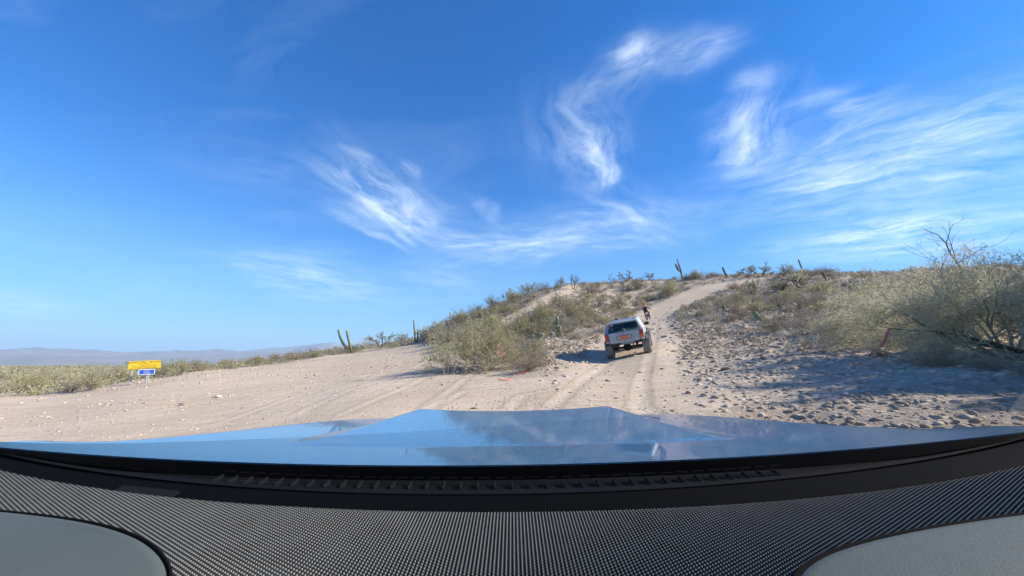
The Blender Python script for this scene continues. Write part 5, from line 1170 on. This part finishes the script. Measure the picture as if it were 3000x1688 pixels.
# black band at the foot of the glass
M_frit = mat("black_band", (.0012, .0012, .0013), .9, spec=.05)
dsh = lambda x: .481 + .135 * (x / .76) ** 2 * (1 - .10 * max(0, abs(x) - .76))
v = []
for fd, z in ((lambda x: cow(x) - .003, -.2495), (lambda x: (cow(x) + dsh(x)) / 2, -.243), (lambda x: dsh(x) + .001, -.240), (lambda x: dsh(x) - .02, -.245)): v += [(x, fd(x), EZ + z + .016 * (x / .92) ** 2) for x in xs]
obj("black_band", mesh_data("black_band", v, [(j * n + i, j * n + i + 1, (j + 1) * n + i + 1, (j + 1) * n + i) for j in range(3) for i in range(n - 1)], M_frit, True), car)
# dashboard: solid tray, perforated cover, smooth pads
dash = MB(); v = []
for fd, z in ((lambda x: dsh(x) - .003, -.2275), (lambda x: .40, -.2265), (lambda x: .26, -.2275), (lambda x: .24, -.30)): v += [(x, fd(x), EZ + z + tilt(x)) for x in xs]
dash_o = obj("dashboard", mesh_data("dashboard", v, [(j * n + i, j * n + i + 1, (j + 1) * n + i + 1, (j + 1) * n + i) for j in range(3) for i in range(n - 1)], mat("dash_tray", (.006, .0065, .007), .8), True), car)
PT = .0042; cells = []
cxs = np.arange(-.80, .80, PT * .866); k_ = 0
for i, x in enumerate(cxs):
    ys = np.arange(.335 + (PT / 2 if i % 2 else 0), dsh(x) - .002, PT); cells += [(x, y) for y in ys]
cells = np.array(cells); nc = len(cells); ang = np.arange(6) * math.pi / 3
outer = np.stack([np.cos(ang), np.sin(ang)], -1) * PT / math.sqrt(3); inner = outer * .52
crown_ = lambda x, y: EZ - .2205 - .010 * x - .9 * np.clip(.012 - (np.vectorize(dsh)(x) - y), 0, 1) ** 2 * 25
V = np.zeros((nc, 18, 3))
for q in range(6):
    V[:, q, :2] = cells + outer[q]; V[:, 6 + q, :2] = cells + (outer[q] * .76); V[:, 12 + q, :2] = cells + inner[q] * .95
zc = crown_(cells[:, 0], cells[:, 1])[:, None]; V[:, :6, 2] = zc; V[:, 6:12, 2] = zc + .0004; V[:, 12:, 2] = zc - .0022
fc = np.array([(q, (q + 1) % 6, 12 + (q + 1) % 6, 12 + q) for q in range(6)])
FC = (fc[None] + (np.arange(nc) * 18)[:, None, None]).reshape(-1, 4)
M_mesh = mat("perforated_rubber", (.026, .030, .033), .46, spec=.40, var=(30, .25))
tag(obj("perforated_cover", mesh_data("perforated_cover", V.reshape(-1, 3), FC, M_mesh, True), dash_o), kind='stuff')
M_padg = mat("grey_soft_plastic", (.072, .085, .074), .62, bump=(420, .25, .002), var=(4, .08))
def pad_panel(name, outl, rise, sgn):
    """smooth dash pad with a rolled edge"""
    P_ = [np.array(q) for q in outl]; rings = []
    for off, dz in ((0, -.006), (.001, .0), (.005, .0035), (.012, .005)):
        R_ = []
        for i, q in enumerate(P_):
            t_ = P_[min(i + 1, len(P_) - 1)] - P_[max(i - 1, 0)]; nrm_ = np.array([t_[1], -t_[0]]) / np.linalg.norm(t_) * sgn; w_ = q + nrm_ * off; R_.append((w_[0], w_[1], EZ - .2205 + dz + tilt(w_[0])))
        rings.append(R_)
    last = [(q[0], min(q[1], .25), EZ - .2155 + tilt(q[0])) for q in rings[-1]]; rings.append(last); n_ = len(P_)
    v = [q for r_ in rings for q in r_]; f = [(j * n_ + i, j * n_ + i + 1, (j + 1) * n_ + i + 1, (j + 1) * n_ + i) for j in range(4) for i in range(n_ - 1)]
    o = obj(name, mesh_data(name, v, f if sgn > 0 else [q[::-1] for q in f], M_padg, True), dash_o)
    MB().tube([(q[0], q[1], EZ - .2195 + tilt(q[0])) for q in P_], .0020, 6).build("edge_bead", mat("bead_rubber", (.006, .006, .007), .95, spec=.05), o); return o
def smooth_curve(pts, n=40):
    P_ = np.array(pts); tt = np.linspace(0, len(P_) - 1, n); Q = np.stack([np.interp(tt, np.arange(len(P_)), P_[:, c]) for c in range(2)], -1)
    for _ in range(10): Q[1:-1] = (Q[:-2] + 2 * Q[1:-1] + Q[2:]) / 4
    return [tuple(q) for q in Q]
pad_panel("smooth_pad", smooth_curve([(-.86, .512), (-.70, .497), (-.575, .478), (-.47, .458), (-.385, .428), (-.325, .390), (-.285, .352), (-.272, .31), (-.262, .27)]), .005, 1)
pad_panel("smooth_pad", smooth_curve([(.205, .27), (.208, .31), (.226, .352), (.285, .392), (.400, .428), (.555, .462), (.72, .486), (.86, .500)]), .005, 1)
# small clips at the glass edge of the dash
M_clip = mat("clip_plastic", (.008, .008, .009), .9, spec=.1)
for (x0, x1, y0, y1) in ((-.54, -.45, .558, .548),):
    MB().add([(x0, y0 - .012, EZ - .2225), (x1, y1 - .012, EZ - .2235), (x1, y1 + .006, EZ - .2225), (x0, y0 + .012, EZ - .2205), (x0, y0 - .012, EZ - .226), (x1, y1 - .012, EZ - .226), (x1, y1 + .006, EZ - .226), (x0, y0 + .012, EZ - .226)], [(0, 1, 2, 3), (7, 6, 5, 4), (0, 4, 5, 1), (1, 5, 6, 2), (2, 6, 7, 3), (3, 7, 4, 0)]).build("glass_clip", M_clip, dash_o)
# windshield
ws_clear = bpy.data.materials.new("clear_glass"); ws_clear.use_nodes = True; t = NT(ws_clear.node_tree)
t.link(t.n('ShaderNodeBsdfTransparent', {'Color': (.985, .99, .985, 1)}).outputs[0], t.n('ShaderNodeOutputMaterial').inputs[0])
ws_low = glass_mat("reflecting_glass", (.985, .99, .985), 0.85)
def ws_pt(s_, t_):
    xb, yb, zb = s_ * .98, cow(s_ * .98) - .002, -.243 + .016 * s_ * s_; xt, yt, zt_ = s_ * .70, -.10 + .05 * s_ * s_, .195 - .02 * s_ * s_
    return (xb + (xt - xb) * t_, yb + (yt - yb) * t_, EZ + zb + (zt_ - zb) * t_ + .012 * math.sin(math.pi * t_))
split = lambda s_: float(np.interp(s_, [-1, -.3, .2, .5, 1], [.13, .26, .345, .42, .50]))
NS, NTt = 41, 13
for (nm, m_, lo, hi) in (("windshield", ws_low, lambda s_: 0.0, split), ("windshield_upper", ws_clear, split, lambda s_: 1.0)):
    v = [ws_pt(-1 + 2 * i / (NS - 1), lo(-1 + 2 * i / (NS - 1)) + (hi(-1 + 2 * i / (NS - 1)) - lo(-1 + 2 * i / (NS - 1))) * j / (NTt - 1)) for j in range(NTt) for i in range(NS)]
    obj(nm, mesh_data(nm, v, [(j * NS + i, j * NS + i + 1, (j + 1) * NS + i + 1, (j + 1) * NS + i) for j in range(NTt - 1) for i in range(NS - 1)], m_, True), car)
